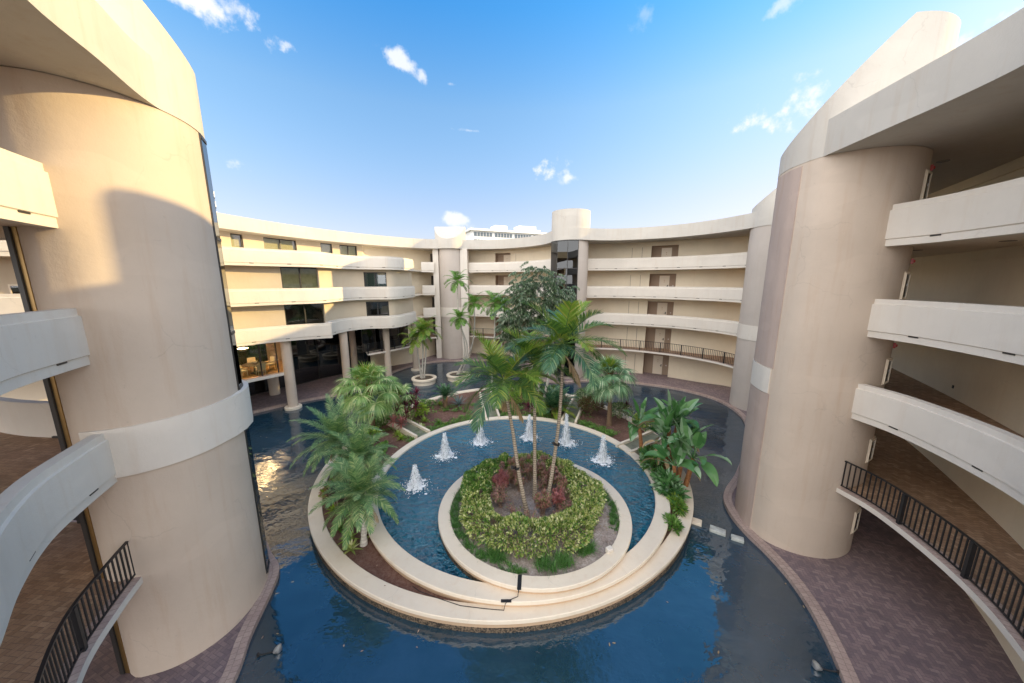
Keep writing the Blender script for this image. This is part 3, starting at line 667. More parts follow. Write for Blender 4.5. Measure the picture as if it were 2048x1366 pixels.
# ---------------- far right wing
FRW = smooth_path([(7.4, 38.6), (10.6, 38.1), (13.6, 36.75), (15.4, 35.85), (16.9, 34.95), (19.4, 33.0), (21.4, 31.6), (23.6, 28.4)], 6)
MIDW = smooth_path([(-10.4, 47.6), (-6.6, 47.2), (-3.0, 46.3), (0.0, 45.0), (3.0, 42.6), (5.0, 40.0), (6.2, 38.2)], 6)
def doors(path, pairs, L, z1, door=(.33, .72), panels=()):
    S = arclen(path); ops = []
    for (a, b_) in pairs: ops.append((a, b_, ZF[L], z1 - .40))
    wall(path, ZF[L], z1 - .34, M['wall'], ops)
    mb = MB(); sweep(mb, path, [(-.06, z1 - .34), (-.06, z1), (.2, z1), (.2, z1 - .34)]); mb.build('ceiling_beam', M['wall'], B, fix=True)
    for (a, b_) in pairs:
        seg = cut(path, a, b_); seg = [seg[0], seg[-1]]; D = .75
        q = MB(); sweep(q, seg, [(D, ZF[L]), (D, z1 - .3), (D + .1, z1 - .3), (D + .1, ZF[L])])
        t = (seg[1] - seg[0]).normalized(); nn = Vector((-t.y, t.x)); W_ = (seg[1] - seg[0]).length
        for p in seg:
            e = p + nn * (D); q.bar((p.x + nn.x * .2, p.y + nn.y * .2, (ZF[L] + z1) / 2 - .2), (e.x, e.y, (ZF[L] + z1) / 2 - .2), .03, z1 - ZF[L] - .3)
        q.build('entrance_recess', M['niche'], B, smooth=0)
        x0, x1 = door[0] * W_, door[1] * W_
        o_ = seg[0] + nn * (D - .06); Mx = Matrix.Translation((o_.x, o_.y, ZF[L])) @ Matrix.Rotation(math.atan2(t.y, t.x), 4, 'Z')
        q = MB(); q.box(x0, x1, 0, .05, 0.01, 2.12, M=Mx); d = q.build('door', M['door'], B, smooth=0)
        q = MB(); q.box(x1 - .17, x1 - .09, -.05, 0, .92, 1.16, M=Mx); q.tube([Mx @ Vector((x1 - .13, -.05, 1.02)), Mx @ Vector((x1 - .27, -.05, 1.02))], .014, 6); q.build('handle', M['bronze'], d, smooth=0)
        xc = (x0 + x1) / 2; q = MB(); q.box(xc - .05, xc + .05, -.015, 0, 1.62, 1.67, M=Mx); q.box(xc - .02, xc + .02, -.03, 0, 1.42, 1.52, M=Mx); q.build('knocker', M['brass'], d, smooth=0)
        q = MB(); q.box(x1 + .32, x1 + .42, -.03, .06, 1.02, 1.14, M=Mx); q.build('doorbell', M['band'], B, smooth=0)
    for (a) in panels:
        p, t = at_s(path, S, a); nn = Vector((t.y, -t.x)); q = MB()
        q.box(p.x - .012, p.x + .012, p.y - .02, p.y + .02, ZF[L], ZF[L] + 2.2); q.build('closet_joint', M['groove'], B, smooth=0)
S1 = hit(FRW, 1303, 500) ; S2 = hit(FRW, 1357, 500); P1 = hit(FRW, 1264, 510); P2 = hit(FRW, 1284, 510)
Q1 = hit(MIDW, 990, 515); Q2 = hit(MIDW, 1021, 515); Q3 = hit(MIDW, 1029, 515)
FRd = FR; 
for L in (1, 2, 3, 4, 5):
    z1 = (ZB[L + 1] + .035) if L < 5 else ROOF0
    doors(FRW, [(S1, S2)], L, z1, door=(.36, .74), panels=(P1, P2)); doors(MIDW, [(Q1, Q2)], L, z1, door=(.42, .86), panels=(Q3 + .2,))
    if L > 1:
        for pth in (FR, MID, MLW): 
            if L > 2: parapet(pth, ZB[L], dsp=1.9, drains=pth is not MLW or L == 5)
            else: edgebeam(pth, ZB[2]); railing(pth, ZB[2] + .165, post=1.9, half=.17)
            slab(pth, ZB[L], 3.9 if pth is MID else (3.3 if pth is FR else 4.2))
        if L > 2: parapet(RR, ZB[L], drains=False)
        else: edgebeam(RR, ZB[2])
RF1 = smooth_path([(-24.0, 21.2), (-23.2, 23.6), (-22.4, 26.8), (-21.2, 30.6), (-19.4, 34.4), (-17.0, 37.9), (-14.2, 40.9), (-11.5, 42.9), (-9.2, 43.45), (-7.2, 43.6), (-5.6, 44.1), (-3.0, 44.1), (-0.3, 43.0), (2.0, 41.0), (3.6, 38.5), (4.15, 36.3), (4.5, 35.05), (5.3, 34.25), (6.4, 34.05), (8.0, 34.55), (10.2, 34.75), (12.3, 34.1), (14.2, 33.1), (15.9, 31.7), (17.4, 29.5), (18.3, 27.2), (18.45, 26.3)], 5)
back = offset(RF1, 9.0)
rp = [(p.x, p.y) for p in RF1] + [(24.0, 27.4), (26, 34), (18, 41), (9, 44), (5, 49), (-8, 52), (-17, 50), (-25, 44), (-31, 33), (-34, 22), (-30, 19.0)]
mb = MB(); polyprism(mb, rp, ROOF0, ROOF1); mb.build('roof', M['roof'], B, smooth=30, fix=True)
for px, py in ((1230, 473), (1310, 470), (1362, 464), (995, 489), (1045, 487)):
    pass

# ---------------- left apartments
P1 = smooth_path([(-22.6, 20.2), (-21.4, 21.6), (-20.7, 22.35), (-20.16, 23.0), (-19.55, 23.85), (-18.4, 25.15), (-16.9, 26.35), (-15.7, 27.0), (-14.95, 27.3)], 6)
P2 = smooth_path([(-15.55, 28.1), (-15.65, 29.9), (-15.2, 31.6), (-14.2, 32.6), (-12.9, 32.95), (-12.0, 33.2), (-11.35, 34.3), (-11.05, 36.0), (-11.0, 38.2)], 6)
P12 = smooth_path([(-22.6, 20.2), (-21.4, 21.6), (-20.7, 22.35), (-20.16, 23.0), (-19.55, 23.85), (-18.4, 25.15), (-17.1, 26.3), (-16.1, 27.1), (-15.5, 28.2), (-15.5, 29.9), (-15.1, 31.6), (-14.2, 32.6), (-12.9, 32.95), (-12.0, 33.2), (-11.35, 34.3), (-11.05, 36.0), (-11.0, 38.2)], 6)
WA = smooth_path([(-23.4, 20.9), (-22.0, 22.4), (-20.9, 23.9), (-19.6, 25.4), (-18.2, 26.6), (-17.1, 27.3), (-16.5, 28.1), (-16.35, 29.6), (-16.0, 31.5), (-15.1, 32.9), (-13.7, 33.7), (-12.3, 34.0), (-11.9, 35.0), (-11.75, 36.8), (-11.7, 38.6)], 6)
for L in (3, 4, 5):
    if L == 5: parapet(P12, ZB[L], dsp=2.2)
    elif L == 4: parapet(P12, ZB[L], dsp=2.2)
    else:
        parapet(P1, ZB[L]); parapet(P2, ZB[L])
        q = MB(); e = P1[-1]; q.bar((e.x - .1, e.y + .1, ZB[3] + PTOP / 2), (P2[0].x, P2[0].y + .1, ZB[3] + PTOP / 2), .2, PTOP - .01); q.build('parapet_return', M['band'], B, smooth=0)
    base = [(p.x, p.y) for p in offset(P12 if L > 3 else P1 + P2, .24)] + [(-11.4, 43.0), (-12.5, 48), (-20, 45), (-30, 34), (-32, 22), (-24, 19.5)]
    mb = MB(); polyprism(mb, base, ZB[L] + .035, ZB[L] + .18); mb.build('floor_slab', M['soffit'], B, smooth=0, fix=True)
# apartment walls with windows
def apt(L, wins, mat, path=WA, zt=None, sill=None):
    z0 = ZF[L]; z1 = (ZB[L + 1] + .035) if L < 5 else ROOF0
    ops = []; S = arclen(path)
    for (pa, pb, py, zb, zt_, li, bl) in wins:
        a, b_ = hit(path, pa, py), hit(path, pb, py); ops.append((min(a, b_), max(a, b_), zb, zt_, li, bl))
    wall(path, z0, z1, mat, [o_[:4] for o_ in ops])
    for (a, b_, zb, zt_, li, bl) in ops:
        window(path, a, b_, zb, zt_, li, bl, rec=.10)
    # room depth behind the glass
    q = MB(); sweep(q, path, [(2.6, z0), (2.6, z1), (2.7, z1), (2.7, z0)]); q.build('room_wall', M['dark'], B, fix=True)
gb = plain('drawn_curtain', (.50, .46, .27), .8, var=.15, vs=3)
dk = plain('dark_teal_blind', (.05, .085, .08), .7)
apt(4, [(563, 638, 560, ZF[4] + .5, ZB[5], 2, gb), (728, 773, 560, ZF[4] + .7, ZF[4] + 2.42, 2, dk)], M['aptwall'])
apt(3, [(570, 650, 630, ZF[3] + .5, ZB[4], 2, False), (733, 778, 620, ZF[3] + .75, ZF[3] + 2.42, 2, False)], M['aptwall'])
WB = offset(smooth_path([(-24.0, 21.2), (-23.2, 23.6), (-22.4, 26.8), (-21.2, 30.6), (-19.4, 34.4), (-17.0, 37.9), (-16.2, 38.9)], 6), 1.5)
apt(5, [(415, 428, 480, ZF[5] + .2, ZF[5] + 2.62, 1, True), (462, 486, 480, ZF[5] + .2, ZF[5] + 2.62, 1, True), (527, 592, 480, ZF[5] + .2, ZF[5] + 2.62, 2, True), (641, 664, 490, ZF[5] + .2, ZF[5] + 2.62, 1, True), (679, 713, 490, ZF[5] + .2, ZF[5] + 2.62, 2, True)], M['aptwall'], path=WB)
WBb = smooth_path([(WB[-1].x, WB[-1].y), (-17.2, 41.0), (-15.0, 43.8), (-12.4, 45.8), (-10.0, 47.4)], 5)
wall(WBb, ZF[5], ROOF0, M['wall'])
for L in (2, 3, 4):
    z1 = ZB[L + 1] + .035
    wall([Vector((-13.2, 39.4)), Vector((-12.6, 43.0)), Vector((-11.9, 45.4)), Vector((-10.0, 47.4))], ZF[L], z1, M['wall'])
for L in (1, 2, 3, 4, 5):
    z1 = (ZB[L + 1] + .035) if L < 5 else ROOF0
    # dark doorway in the corner beside the mid tower
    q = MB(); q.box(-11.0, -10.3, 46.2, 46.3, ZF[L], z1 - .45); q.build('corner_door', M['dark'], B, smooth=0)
q = MB(); q.box(-11.9, -11.7, 38.4, 39.6, ZF[3], ZB[5]); q.build('wall', M['aptwall'], B, smooth=0)

# ground and second floor of the left wing: columns, glass lobby, dining room
C1 = smooth_path([(-22.2, 21.0), (-20.75, 22.5), (-20.1, 23.2), (-19.45, 24.3), (-18.6, 25.6), (-18.0, 26.6)], 6)
edgebeam(C1, ZB[2], w=.45, t=ZB[2] + .22)
dn = [(p.x, p.y) for p in offset(C1, .4)] + [(-20.4, 29.0), (-22.2, 31.2), (-29, 29), (-29, 20)]
mb = MB(); polyprism(mb, dn, ZB[2] + .03, ZB[2] + .14); mb.build('floor_slab', M['soffit'], B, smooth=0, fix=True)
M['parquet'] = bricks('oak_parquet', (.50, .28, .10), (.43, .23, .08), (.3, .16, .06), 1.2, .12, mort=.004)
mb = MB(); polyprism(mb, dn, ZB[2] + .14, ZB[2] + .165); mb.build('floor_parquet', M['parquet'], B, smooth=0, fix=True)
gl = offset(C1, .3)
def glasswall(path, z0, z1, mulls, name='glass_wall', pane='glass', rows=()):
    S = arclen(path); mb = MB()
    for m in mulls:
        p, t = at_s(path, S, m * S[-1]); mb.box(p.x - .035, p.x + .035, p.y - .035, p.y + .035, z0, z1)
    for z in (z0 + .03, z1 - .03) + tuple(rows): sweep(mb, path, [(-.03, z - .03), (-.03, z + .03), (.03, z + .03), (.03, z - .03)])
    fr = mb.build(name, M['bronze'], B, smooth=0, fix=True)
    g = MB(); g.add([(p.x, p.y, z) for z in (z0, z1) for p in path], [(i, i + 1, len(path) + i + 1, len(path) + i) for i in range(len(path) - 1)]); g.build('pane', M[pane], fr, smooth=0)
glasswall(gl, ZB[2] + .17, ZB[3] + .03, (.42, .45, .7, .86, 1.0))
glasswall([gl[-1], Vector((-20.2, 28.8))], ZB[2] + .17, ZB[3] + .03, (.15, .3, 1.0))
mb = MB(); 
for (x, y, r, z1) in ((-18.18, 26.3, .37, ZB[3] + .03), (-20.3, 22.75, .5, ZB[3] + .03), (-21.86, 29.4, .42, ZB[2] + .03), (-16.0, 31.2, .36, ZB[3] + .03), (-13.4, 35.0, .34, ZB[3] + .03), (-11.35, 38.3, .36, ZB[3] + .03), (-17.6, 36.2, .34, ZB[3] + .03)):
    q = MB(); q.lathe([(r, 0.0), (r, z1)], 24, x, y); q.build('column', M['shaft'], B)
for (x, y, r) in ((-18.18, 26.3, .62), (-11.35, 38.3, .6), (-20.6, 23.2, .75)):
    q = MB(); q.lathe([(.01, .07), (r - .03, .07), (r, .04), (r, -.6)], 32, x, y); q.build('column_base', M['coping'] if 0 else M['curb'], B)
# lower glass line (set back) and tall lobby glass
GW = [Vector(p) for p in ((-25.5, 25.6), (-24.0, 28.1), (-22.7, 30.5), (-21.3, 32.4), (-20.3, 34.2), (-18.4, 36.8), (-16.3, 39.2), (-14.2, 41.8))]
glasswall(GW, .05, ZB[3] + .03, (0, .12, .25, .38, .5, .62, .75, .88, 1), pane='darkglass', rows=(2.9,))
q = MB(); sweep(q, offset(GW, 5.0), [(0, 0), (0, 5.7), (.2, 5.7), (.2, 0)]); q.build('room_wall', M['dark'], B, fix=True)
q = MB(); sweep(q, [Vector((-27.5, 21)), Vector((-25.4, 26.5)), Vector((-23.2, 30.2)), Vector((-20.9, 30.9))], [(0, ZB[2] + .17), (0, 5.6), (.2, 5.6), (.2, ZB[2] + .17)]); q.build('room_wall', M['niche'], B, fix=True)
C2 = smooth_path([(-14.6, 33.2), (-13.6, 34.4), (-12.4, 36.0), (-11.2, 38.2)], 5)
edgebeam(C2, ZB[2], w=.4)
q = MB(); polyprism(q, [(p.x, p.y) for p in offset(C2, .35)] + [(-11.6, 42.9), (-14.6, 42.5), (-17.5, 38)], ZB[2] + .03, ZB[2] + .16); q.build('floor_slab', M['soffit'], B, smooth=0, fix=True)
glasswall(offset(C2, 1.2), ZB[2] + .17, ZB[3] + .03, (0, .25, .5, .75, 1), pane='darkglass')
railing(C2, ZB[2] + .165, post=1.6)
wall([Vector((-16.6, 38.2)), Vector((-12.9, 41.3)), Vector((-11.6, 44.6)), Vector((-10.2, 47.4))], 0.0, ZB[2] + .03, M['wall'])
# backdrop wing seen past the left tower
for L in (3, 4, 5):
    z1 = (ZB[L + 1] + .035) if L < 5 else ROOF0
    wall(offset(BWP, 2.2), ZF[L], z1, M['aptwall'])
    if L > 3: parapet(BWP, ZB[L], drains=False)
    slab(BWP, ZB[L], 2.3)
    s = hit(offset(BWP, 2.2), 35 if L == 5 else 92, 570 if L == 4 else 790)
wall(offset(BWP, 2.2), 0, ZB[3], M['wall'])
bw2 = offset(BWP, 2.2); Sb = arclen(bw2)
for (px, py, L) in ((33, 572, 5), (93, 792, 3), (33, 572, 4)):
    s = hit(bw2, px, py); p, t = at_s(bw2, Sb, s); cabinet((p.x, p.y), math.atan2(-t.x, t.y), ZF[L] + .5 if L != 4 else ZF[4] + .45)
mb = MB(); polyprism(mb, [(-34, 9.8), (-27, 12.6), (-22, 14.6), (-17, 17.8), (-19, 21.5), (-36, 15)], ROOF0, ROOF1 - .04); mb.build('roof', M['roof'], B, smooth=0, fix=True)
BP = smooth_path([(-17.6, 9.9), (-15.9, 9.5), (-14.2, 9.1), (-12.8, 9.05), (-11.9, 9.4)], 4)
for L in (3, 5):
    mb = MB(); sweep(mb, BP, [(0.0, ZF[L]), (0.0, ZF[L] + 1.04), (.2, ZF[L] + 1.04), (.2, ZF[L] - .2)]); mb.build('parapet', M['band'], B, fix=True)
    q = MB(); q.box(-13.3, -13.05, 8.98, 9.06, ZF[L] + .0, ZF[L] + .05); q.build('drain', M['bronze'], B, smooth=0)
railing(BP, ZF[2], post=1.5)
q = MB(); q.box(-27.5, -22.6, 15.2, 15.6, ROOF0 - 3, ROOF0 - 3.02); 

# ================================================================ dining furniture
M['rattan'] = plain('pale_rattan', (0.62, 0.52, 0.36), .7, var=.15, vs=30)
M['tabletop'] = plain('dark_table_top', (0.07, 0.05, 0.035), .3)
def chair_proto(loc, rz, label):
    r = empty('dining_chair', loc, rz, label, 'chair', 'pale dining chairs round the table behind glass')
    q = MB(); q.box(-.27, .27, -.26, .28, .42, .50); q.build('seat', M['rattan'], r, smooth=0)
    q = MB(); vs = []
    for i in range(7):
        x = -.28 + .56 * i / 6; yb = -.27 - .07 * (1 - (2 * i / 6 - 1) ** 2)
        vs += [(x, yb, .50), (x, yb - .09, 1.02), (x, yb - .05, 1.02), (x, yb + .04, .50)]
    q.add(vs, [(4 * i + j, 4 * (i + 1) + j, 4 * (i + 1) + (j + 1) % 4, 4 * i + (j + 1) % 4) for i in range(6) for j in range(4)] + [(0, 1, 2, 3), (27, 26, 25, 24)]); q.build('backrest', M['rattan'], r, fix=True)
    for sx in (-1, 1):
        for sy in (-1, 1): q = MB(); q.tube([(sx * .24, sy * .24, 0), (sx * .23, sy * .23, .42)], [.022, .03], 6); q.build('leg', M['rattan'], r)
        q = MB(); q.box(sx * .28 - .03, sx * .28 + .03, -.25, .22, .64, .69); q.box(sx * .28 - .02, sx * .28 + .02, .17, .21, .50, .64); q.build('armrest', M['rattan'], r, smooth=0)
    return r
tp = (-20.75, 26.1); zf = ZB[2] + .165
tb = empty('dining_table', (tp[0], tp[1], zf), 0, 'dark oval dining table with a centrepiece behind the glass of the left wing', 'table')
q = MB(); q.lathe([(.01, .70), (.80, .70), (.84, .73), (.80, .76), (.01, .76)], 32); q.build('tabletop', M['tabletop'], tb)
q = MB(); q.lathe([(.35, 0), (.3, .05), (.09, .1), (.07, .6), (.3, .70)], 20); q.build('pedestal', M['tabletop'], tb)
cp = empty('flower_bowl', (tp[0], tp[1], zf + .76), 0, 'white bowl of pale flowers standing on the dark dining table', 'flower bowl')
q = MB(); q.lathe([(.06, 0), (.16, .08), (.19, .16), (.15, .10), (.02, .04)], 18); q.build('bowl', M['band'], cp)
q = MB()
for i in range(60):
    a = random.random() * 6.28; r_ = random.random() * .24; z = .14 + .22 * random.random() * (1 - r_ / .3); c_ = Vector((r_ * math.cos(a), r_ * math.sin(a), z)); s_ = .035
    q.add([tuple(c_ + Vector(d) * s_) for d in ((1, 0, 0), (0, 1, 0), (-1, 0, 0), (0, -1, 0), (0, 0, 1), (0, 0, -1))], [(0, 1, 4), (1, 2, 4), (2, 3, 4), (3, 0, 4), (1, 0, 5), (2, 1, 5), (3, 2, 5), (0, 3, 5)])
q.build('flowers', M['rattan'], cp)
labs = ['pale rattan dining chair left of the table, nearest the dark corner mullions', 'pale rattan dining chair with its back to the glass in front of the table', 'pale rattan dining chair alone at the right side of the table', 'pale rattan dining chair at the far side of the table', 'pale rattan dining chair at the far left of the table']
ch0 = None
for i, an in enumerate((205, 262, 325, 70, 135)):
    a = R(an); loc = (tp[0] + 1.15 * math.cos(a), tp[1] + 1.15 * math.sin(a), zf); rz = a + math.pi / 2
    if i == 0: ch0 = chair_proto(loc, rz, labs[0])
    else: c_ = copy_tree(ch0, None, loc, rz); c_['label'] = labs[i]
for i, (x, y) in enumerate(((-20.6, 25.0), (-21.6, 27.2))):
    dl = empty('ceiling_lamp', (x, y, ZB[3] - .02), 0, ('front', 'rear')[i] + ' warm hanging lamp with an added bowl shade over the dining table behind the glass', 'ceiling lamp')
    q = MB(); q.tube([(0, 0, 0), (0, 0, -.58)], .015, 8); q.build('stem', M['bronze'], dl)
    q = MB(); q.lathe([(.01, -.62), (.2, -.58), (.31, -.48), (.34, -.38), (.32, -.38), (.29, -.47), (.19, -.56), (.01, -.59)], 24); q.build('bowl_shade', M['band'], dl)  # bowl form added to hide the point light from the water
    ld = bpy.data.lights.new('ceiling_lamp_light', 'POINT'); ld.energy = 130; ld.color = (1, .74, .45); ld.shadow_soft_size = .05
    lo = bpy.data.objects.new('ceiling_lamp_light', ld); COL.objects.link(lo); lo.parent = dl; lo.location = (0, .06, -.47)

# ================================================================ distant buildings
M['white'] = plain('white_paint', (.80, .80, .78), .7); M['farglass'] = plain('distant_window_glass', (.10, .13, .16), .15)
bt = empty('tower_block', (-96.7, 112, 0), R(41.5), 'white high-rise with stacked balconies beyond the left roof', 'building')
q = MB(); q.box(-24, 0, 0, 18, 0, 39.0); q.build('wall', M['white'], bt, smooth=0)
for k in range(12):
    z = 3.6 + k * 3.0; q = MB(); q.box(0, 2.1, 0, 4.5, z, z + .25); q.box(0, 2.1, -.02, .2, z + .25, z + 1.7); q.box(1.9, 2.1, .2, 4.5, z + .25, z + 1.7); q.build('balcony', M['white'], bt, smooth=0)
    q = MB(); q.box(-.01, .05, .8, 3.8, z + .4, z + 2.6); q.build('balcony_door', M['farglass'], bt, smooth=0)
bf = empty('tower_block', (4.5, 160, 0), R(24), 'long white flat-roofed block with window bands beyond the far roof', 'building')
q = MB(); q.box(-24, 16, 0, 14, 0, 31.6); q.build('wall', M['white'], bf, smooth=0)
q = MB(); q.box(-25, 17, -1.2, 15, 31.6, 32.5); q.box(-12, -6, 3, 9, 32.5, 35.0); q.box(0, 9, 3, 9, 32.5, 35.5); q.box(10, 12, 4, 7, 32.5, 34.2); q.build('roof', M['white'], bf, smooth=0)
for k in range(5):
    for j in range(4):
        q = MB(); q.box(-23 + j * 9.7, -14.6 + j * 9.7, -.12, 0, 29.4 - k * 3.1, 31.1 - k * 3.1); wd = q.build('window_bay', M['farglass'], bf, smooth=0)
        q = MB()
        for i in range(1, 6): q.box(-23 + j * 9.7 + i * 1.4 - .08, -23 + j * 9.7 + i * 1.4 + .08, -.2, -.12, 29.4 - k * 3.1, 31.1 - k * 3.1)
        q.build('mullion', M['white'], wd, smooth=0)
# ================================================================ fountain with three nested rings
FO = empty('fountain', (0, 0, 0), label='three nested round stucco planter rings round a blue pool in the middle of the pond', cat='fountain')
def arc(cx, cy, r, a0, a1, n): return [Vector((cx + r * math.cos(R(a0 + (a1 - a0) * i / n)), cy + r * math.sin(R(a0 + (a1 - a0) * i / n)))) for i in range(n + 1)]
outer = [tuple(p) for p in arc(-.5, 18.1, 9.85, 180, 357, 16)] + [(9.6, 20.0), (9.15, 22.4), (8.0, 25.0), (6.1, 27.5), (3.4, 29.6), (0.5, 30.5), (-2.7, 30.2), (-5.6, 28.7), (-7.9, 26.3), (-9.5, 23.4), (-10.2, 20.6)]
OUT = smooth_path(outer, 6, True)
def ring(path, z, w, zb, closed=True, name='ring', lip=.055, th=.13, side='curbside'):
    mb = MB(); sweep(mb, path, [(0, z - th), (0, z - .02), (.02, z), (w - .02, z), (w, z - .02), (w, z - th)], closed=closed); o = mb.build(name + '_coping', M['curb'], FO, fix=True)
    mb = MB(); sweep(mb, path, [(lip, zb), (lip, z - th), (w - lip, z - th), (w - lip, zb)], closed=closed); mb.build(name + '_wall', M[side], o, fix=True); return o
o = ring(OUT, .35, .55, -.6, name='outer_ring')
mb = MB(); sweep(mb, OUT, [(.045, -.5), (.045, .04), (.07, .04), (.07, -.5)], closed=True); mb.build('pebble_band', M['pebble'], o, fix=True)
MC = (.2, 15.95)
ring(arc(*MC, 7.32, 186, 355, 84), .60, .60, -.2, closed=False, name='middle_ring')
ring(arc(*MC, 7.20, -6, 187, 84), .52, .44, -.2, closed=False, name='pool_ring')
IC = (.92, 12.83)
io = ring(arc(*IC, 4.0, 0, 356.25, 95), .85, .48, -.1, name='island_ring')
mb = MB(); sweep(mb, arc(*IC, 4.0, 0, 356.25, 95), [(.04, .2), (.04, .56), (.06, .56), (.06, .2)], closed=True); mb.build('pebble_band', M['pebble'], io, fix=True)
# radial water channels
M['algae'] = plain('wet_channel_floor', (.17, .18, .13), .35, var=.25, vs=3)
for (a, b_) in (((-2.35, 28.2), (-1.40, 22.75)), ((5.9, 27.4), (3.98, 22.1)), ((-9.3, 23.3), (-5.75, 20.15)), ((9.4, 20.0), (6.55, 18.2))):
    a = Vector(a); b_ = Vector(b_); t = (b_ - a).normalized(); nn = Vector((-t.y, t.x)); h = .42
    q = MB(); q.bar((a.x, a.y, .42), (b_.x, b_.y, .33), h * 2, .2); c = q.build('water_channel', M['algae'], FO, smooth=0)
    for s in (-1, 1):
        q = MB(); u = a + nn * s * (h + .07); v = b_ + nn * s * (h + .07); q.bar((u.x, u.y, .44), (v.x, v.y, .40), .15, .42); q.build('channel_curb', M['curb'], c, smooth=0)
# pool water, soil, sand
mb = MB(); c = arc(*MC, 6.95, 0, 360, 96)[:-1]; mb.add([(p.x, p.y, .42) for p in c], [tuple(range(len(c)))]); tag(mb.build('pool_water', M['pool'], smooth=0), kind='structure')
def patch(name, inside, x0, x1, y0, y1, z, st, mat, amp=.05, f=1.0):
    nx = int((x1 - x0) / st); ny = int((y1 - y0) / st); idx = {}; vs = []
    from mathutils import noise as mn
    for j in range(ny + 1):
        for i in range(nx + 1):
            x = x0 + i * st; y = y0 + j * st
            idx[i, j] = len(vs); vs.append((x, y, z + amp * mn.noise(Vector((x * f, y * f, 3.1))) + amp * .4 * mn.noise(Vector((x * 4 * f, y * 4 * f, 1)))))
    fs = []
    for j in range(ny):
        for i in range(nx):
            if inside(x0 + (i + .5) * st, y0 + (j + .5) * st): fs.append((idx[i, j], idx[i + 1, j], idx[i + 1, j + 1], idx[i, j + 1]))
    mb = MB(); mb.add(vs, fs); o = mb.build(name, mat, smooth=60)
    bm = bmesh.new(); bm.from_mesh(o.data); bmesh.ops.delete(bm, geom=[v for v in bm.verts if not v.link_faces], context='VERTS'); bm.to_mesh(o.data); bm.free()
    return tag(o, kind='structure')
OIN = offset(OUT, .25, True)
def inpoly(x, y, P=OIN):
    c = False; j = len(P) - 1
    for i in range(len(P)):
        if (P[i].y > y) != (P[j].y > y) and x < (P[j].x - P[i].x) * (y - P[i].y) / (P[j].y - P[i].y) + P[i].x: c = not c
        j = i
    return c
patch('planting_soil', lambda x, y: inpoly(x, y) and math.hypot(x - MC[0], y - MC[1]) > 6.95, -10.6, 10.2, 8, 31, .27, .2, M['mulch'], .06, .8)
patch('island_sand', lambda x, y: math.hypot(x - IC[0], y - IC[1]) < 3.72, -3.4, 5.2, 8.6, 17.0, .76, .12, M['sand'], .05, 1.2)
# jets
def jet(x, y, h, label):
    r = empty('fountain_jet', (x, y, .42), 0, label, 'water jet', 'white water jets standing in the fountain pool')
    rs = random.Random(int(x * 100) + 7); q = MB(); seg = 22; prof = []
    for i in range(15):
        f = i / 14; rr = (.05 + .19 * (1 - f) ** 1.5) * (1 if i < 14 else .25); prof.append((rr, h * f))
    vs = []
    for i, (rr, z) in enumerate(prof):
        for k in range(seg):
            a = 2 * math.pi * k / seg; g = rr * (1 + .32 * rs.uniform(-1, 1)); vs.append((g * math.cos(a), g * math.sin(a), z + .03 * rs.uniform(-1, 1)))
    q.add(vs, [(i * seg + k, i * seg + (k + 1) % seg, (i + 1) * seg + (k + 1) % seg, (i + 1) * seg + k) for i in range(len(prof) - 1) for k in range(seg)] + [tuple(range((len(prof) - 1) * seg, len(prof) * seg))])
    q.build('water_column', M['foamcol'], r, smooth=60)
    q = MB()
    def drop(c, s):
        v = [(c[0] + s * dx, c[1] + s * dy, c[2] + s * 1.5 * dz) for dx, dy, dz in ((1, 0, 0), (-.5, .87, 0), (-.5, -.87, 0), (0, 0, 1), (0, 0, -1))]
        q.add(v, [(0, 1, 3), (1, 2, 3), (2, 0, 3), (1, 0, 4), (2, 1, 4), (0, 2, 4)])
    for i in range(900):
        f = rs.random() ** 1.2; a = rs.random() * 6.28; rr = (.07 + .24 * (1 - f) ** 1.3) * (0.7 + .7 * rs.random()); drop((rr * math.cos(a), rr * math.sin(a), h * f * 1.02), .008 + .012 * rs.random())
    for i in range(560):
        a = rs.random() * 6.28; rr = .18 + .52 * abs(rs.gauss(0, .55)); drop((rr * math.cos(a), rr * math.sin(a), .16 * rs.random() * max(0, 1 - rr)), .008 + .018 * rs.random())
    q.build('spray', M['foam'], r, smooth=0)
    q = MB()
    for i in range(46):
        a = rs.random() * 6.28; rr = .2 + .34 * abs(rs.gauss(0, .6)); s = .05 + .07 * rs.random(); n = 7; c = (rr * math.cos(a), rr * math.sin(a)); z = .006 + .0006 * i
        q.add([(c[0] + s * math.cos(k * 6.28 / n) * rs.uniform(.6, 1.2), c[1] + s * math.sin(k * 6.28 / n) * rs.uniform(.6, 1.2), z) for k in range(n)], [tuple(range(n))])
    q.build('splash', M['foam'], r, smooth=0)
JL = [(-4.69, 14.74, 1.12, 'leftmost and nearest of the white water jets, beside the date palm fronds'), (-3.82, 17.6, 1.38, 'second white water jet from the left'), (-1.97, 19.3, 1.38, 'white water jet left of the leaning palm trunk, under the left channel'),
      (1.09, 19.8, 1.55, 'white water jet between the left and middle island palm trunks'), (3.32, 19.1, 1.9, 'tallest white water jet, just right of the island palm trunks'), (5.03, 17.1, 1.5, 'rightmost white water jet, near the right channel')]
for j in JL: jet(*j)

# pots with palms at the back of the pond
def pot(x, y, label):
    r = empty('planter_bowl', (x, y, WATER), 0, label, 'planter', 'round stucco planter bowls standing in the pond')
    q = MB(); q.lathe([(1.12, -.45), (1.16, .3), (1.27, .42), (1.27, .58), (1.22, .60), (.96, .60), (.94, .5)], 40); q.build('bowl', M['curb'], r)
    q = MB()
    q.lathe([(0.01, .52), (.95, .50)], 24); q.build('gravel', M['pebble'], r)
    return r
pot(-9.1, 33.3, 'round cream planter bowl with dark gravel holding three pale palm trunks'); pot(-5.75, 34.6, 'round cream planter bowl half hidden behind the island palm fronds')
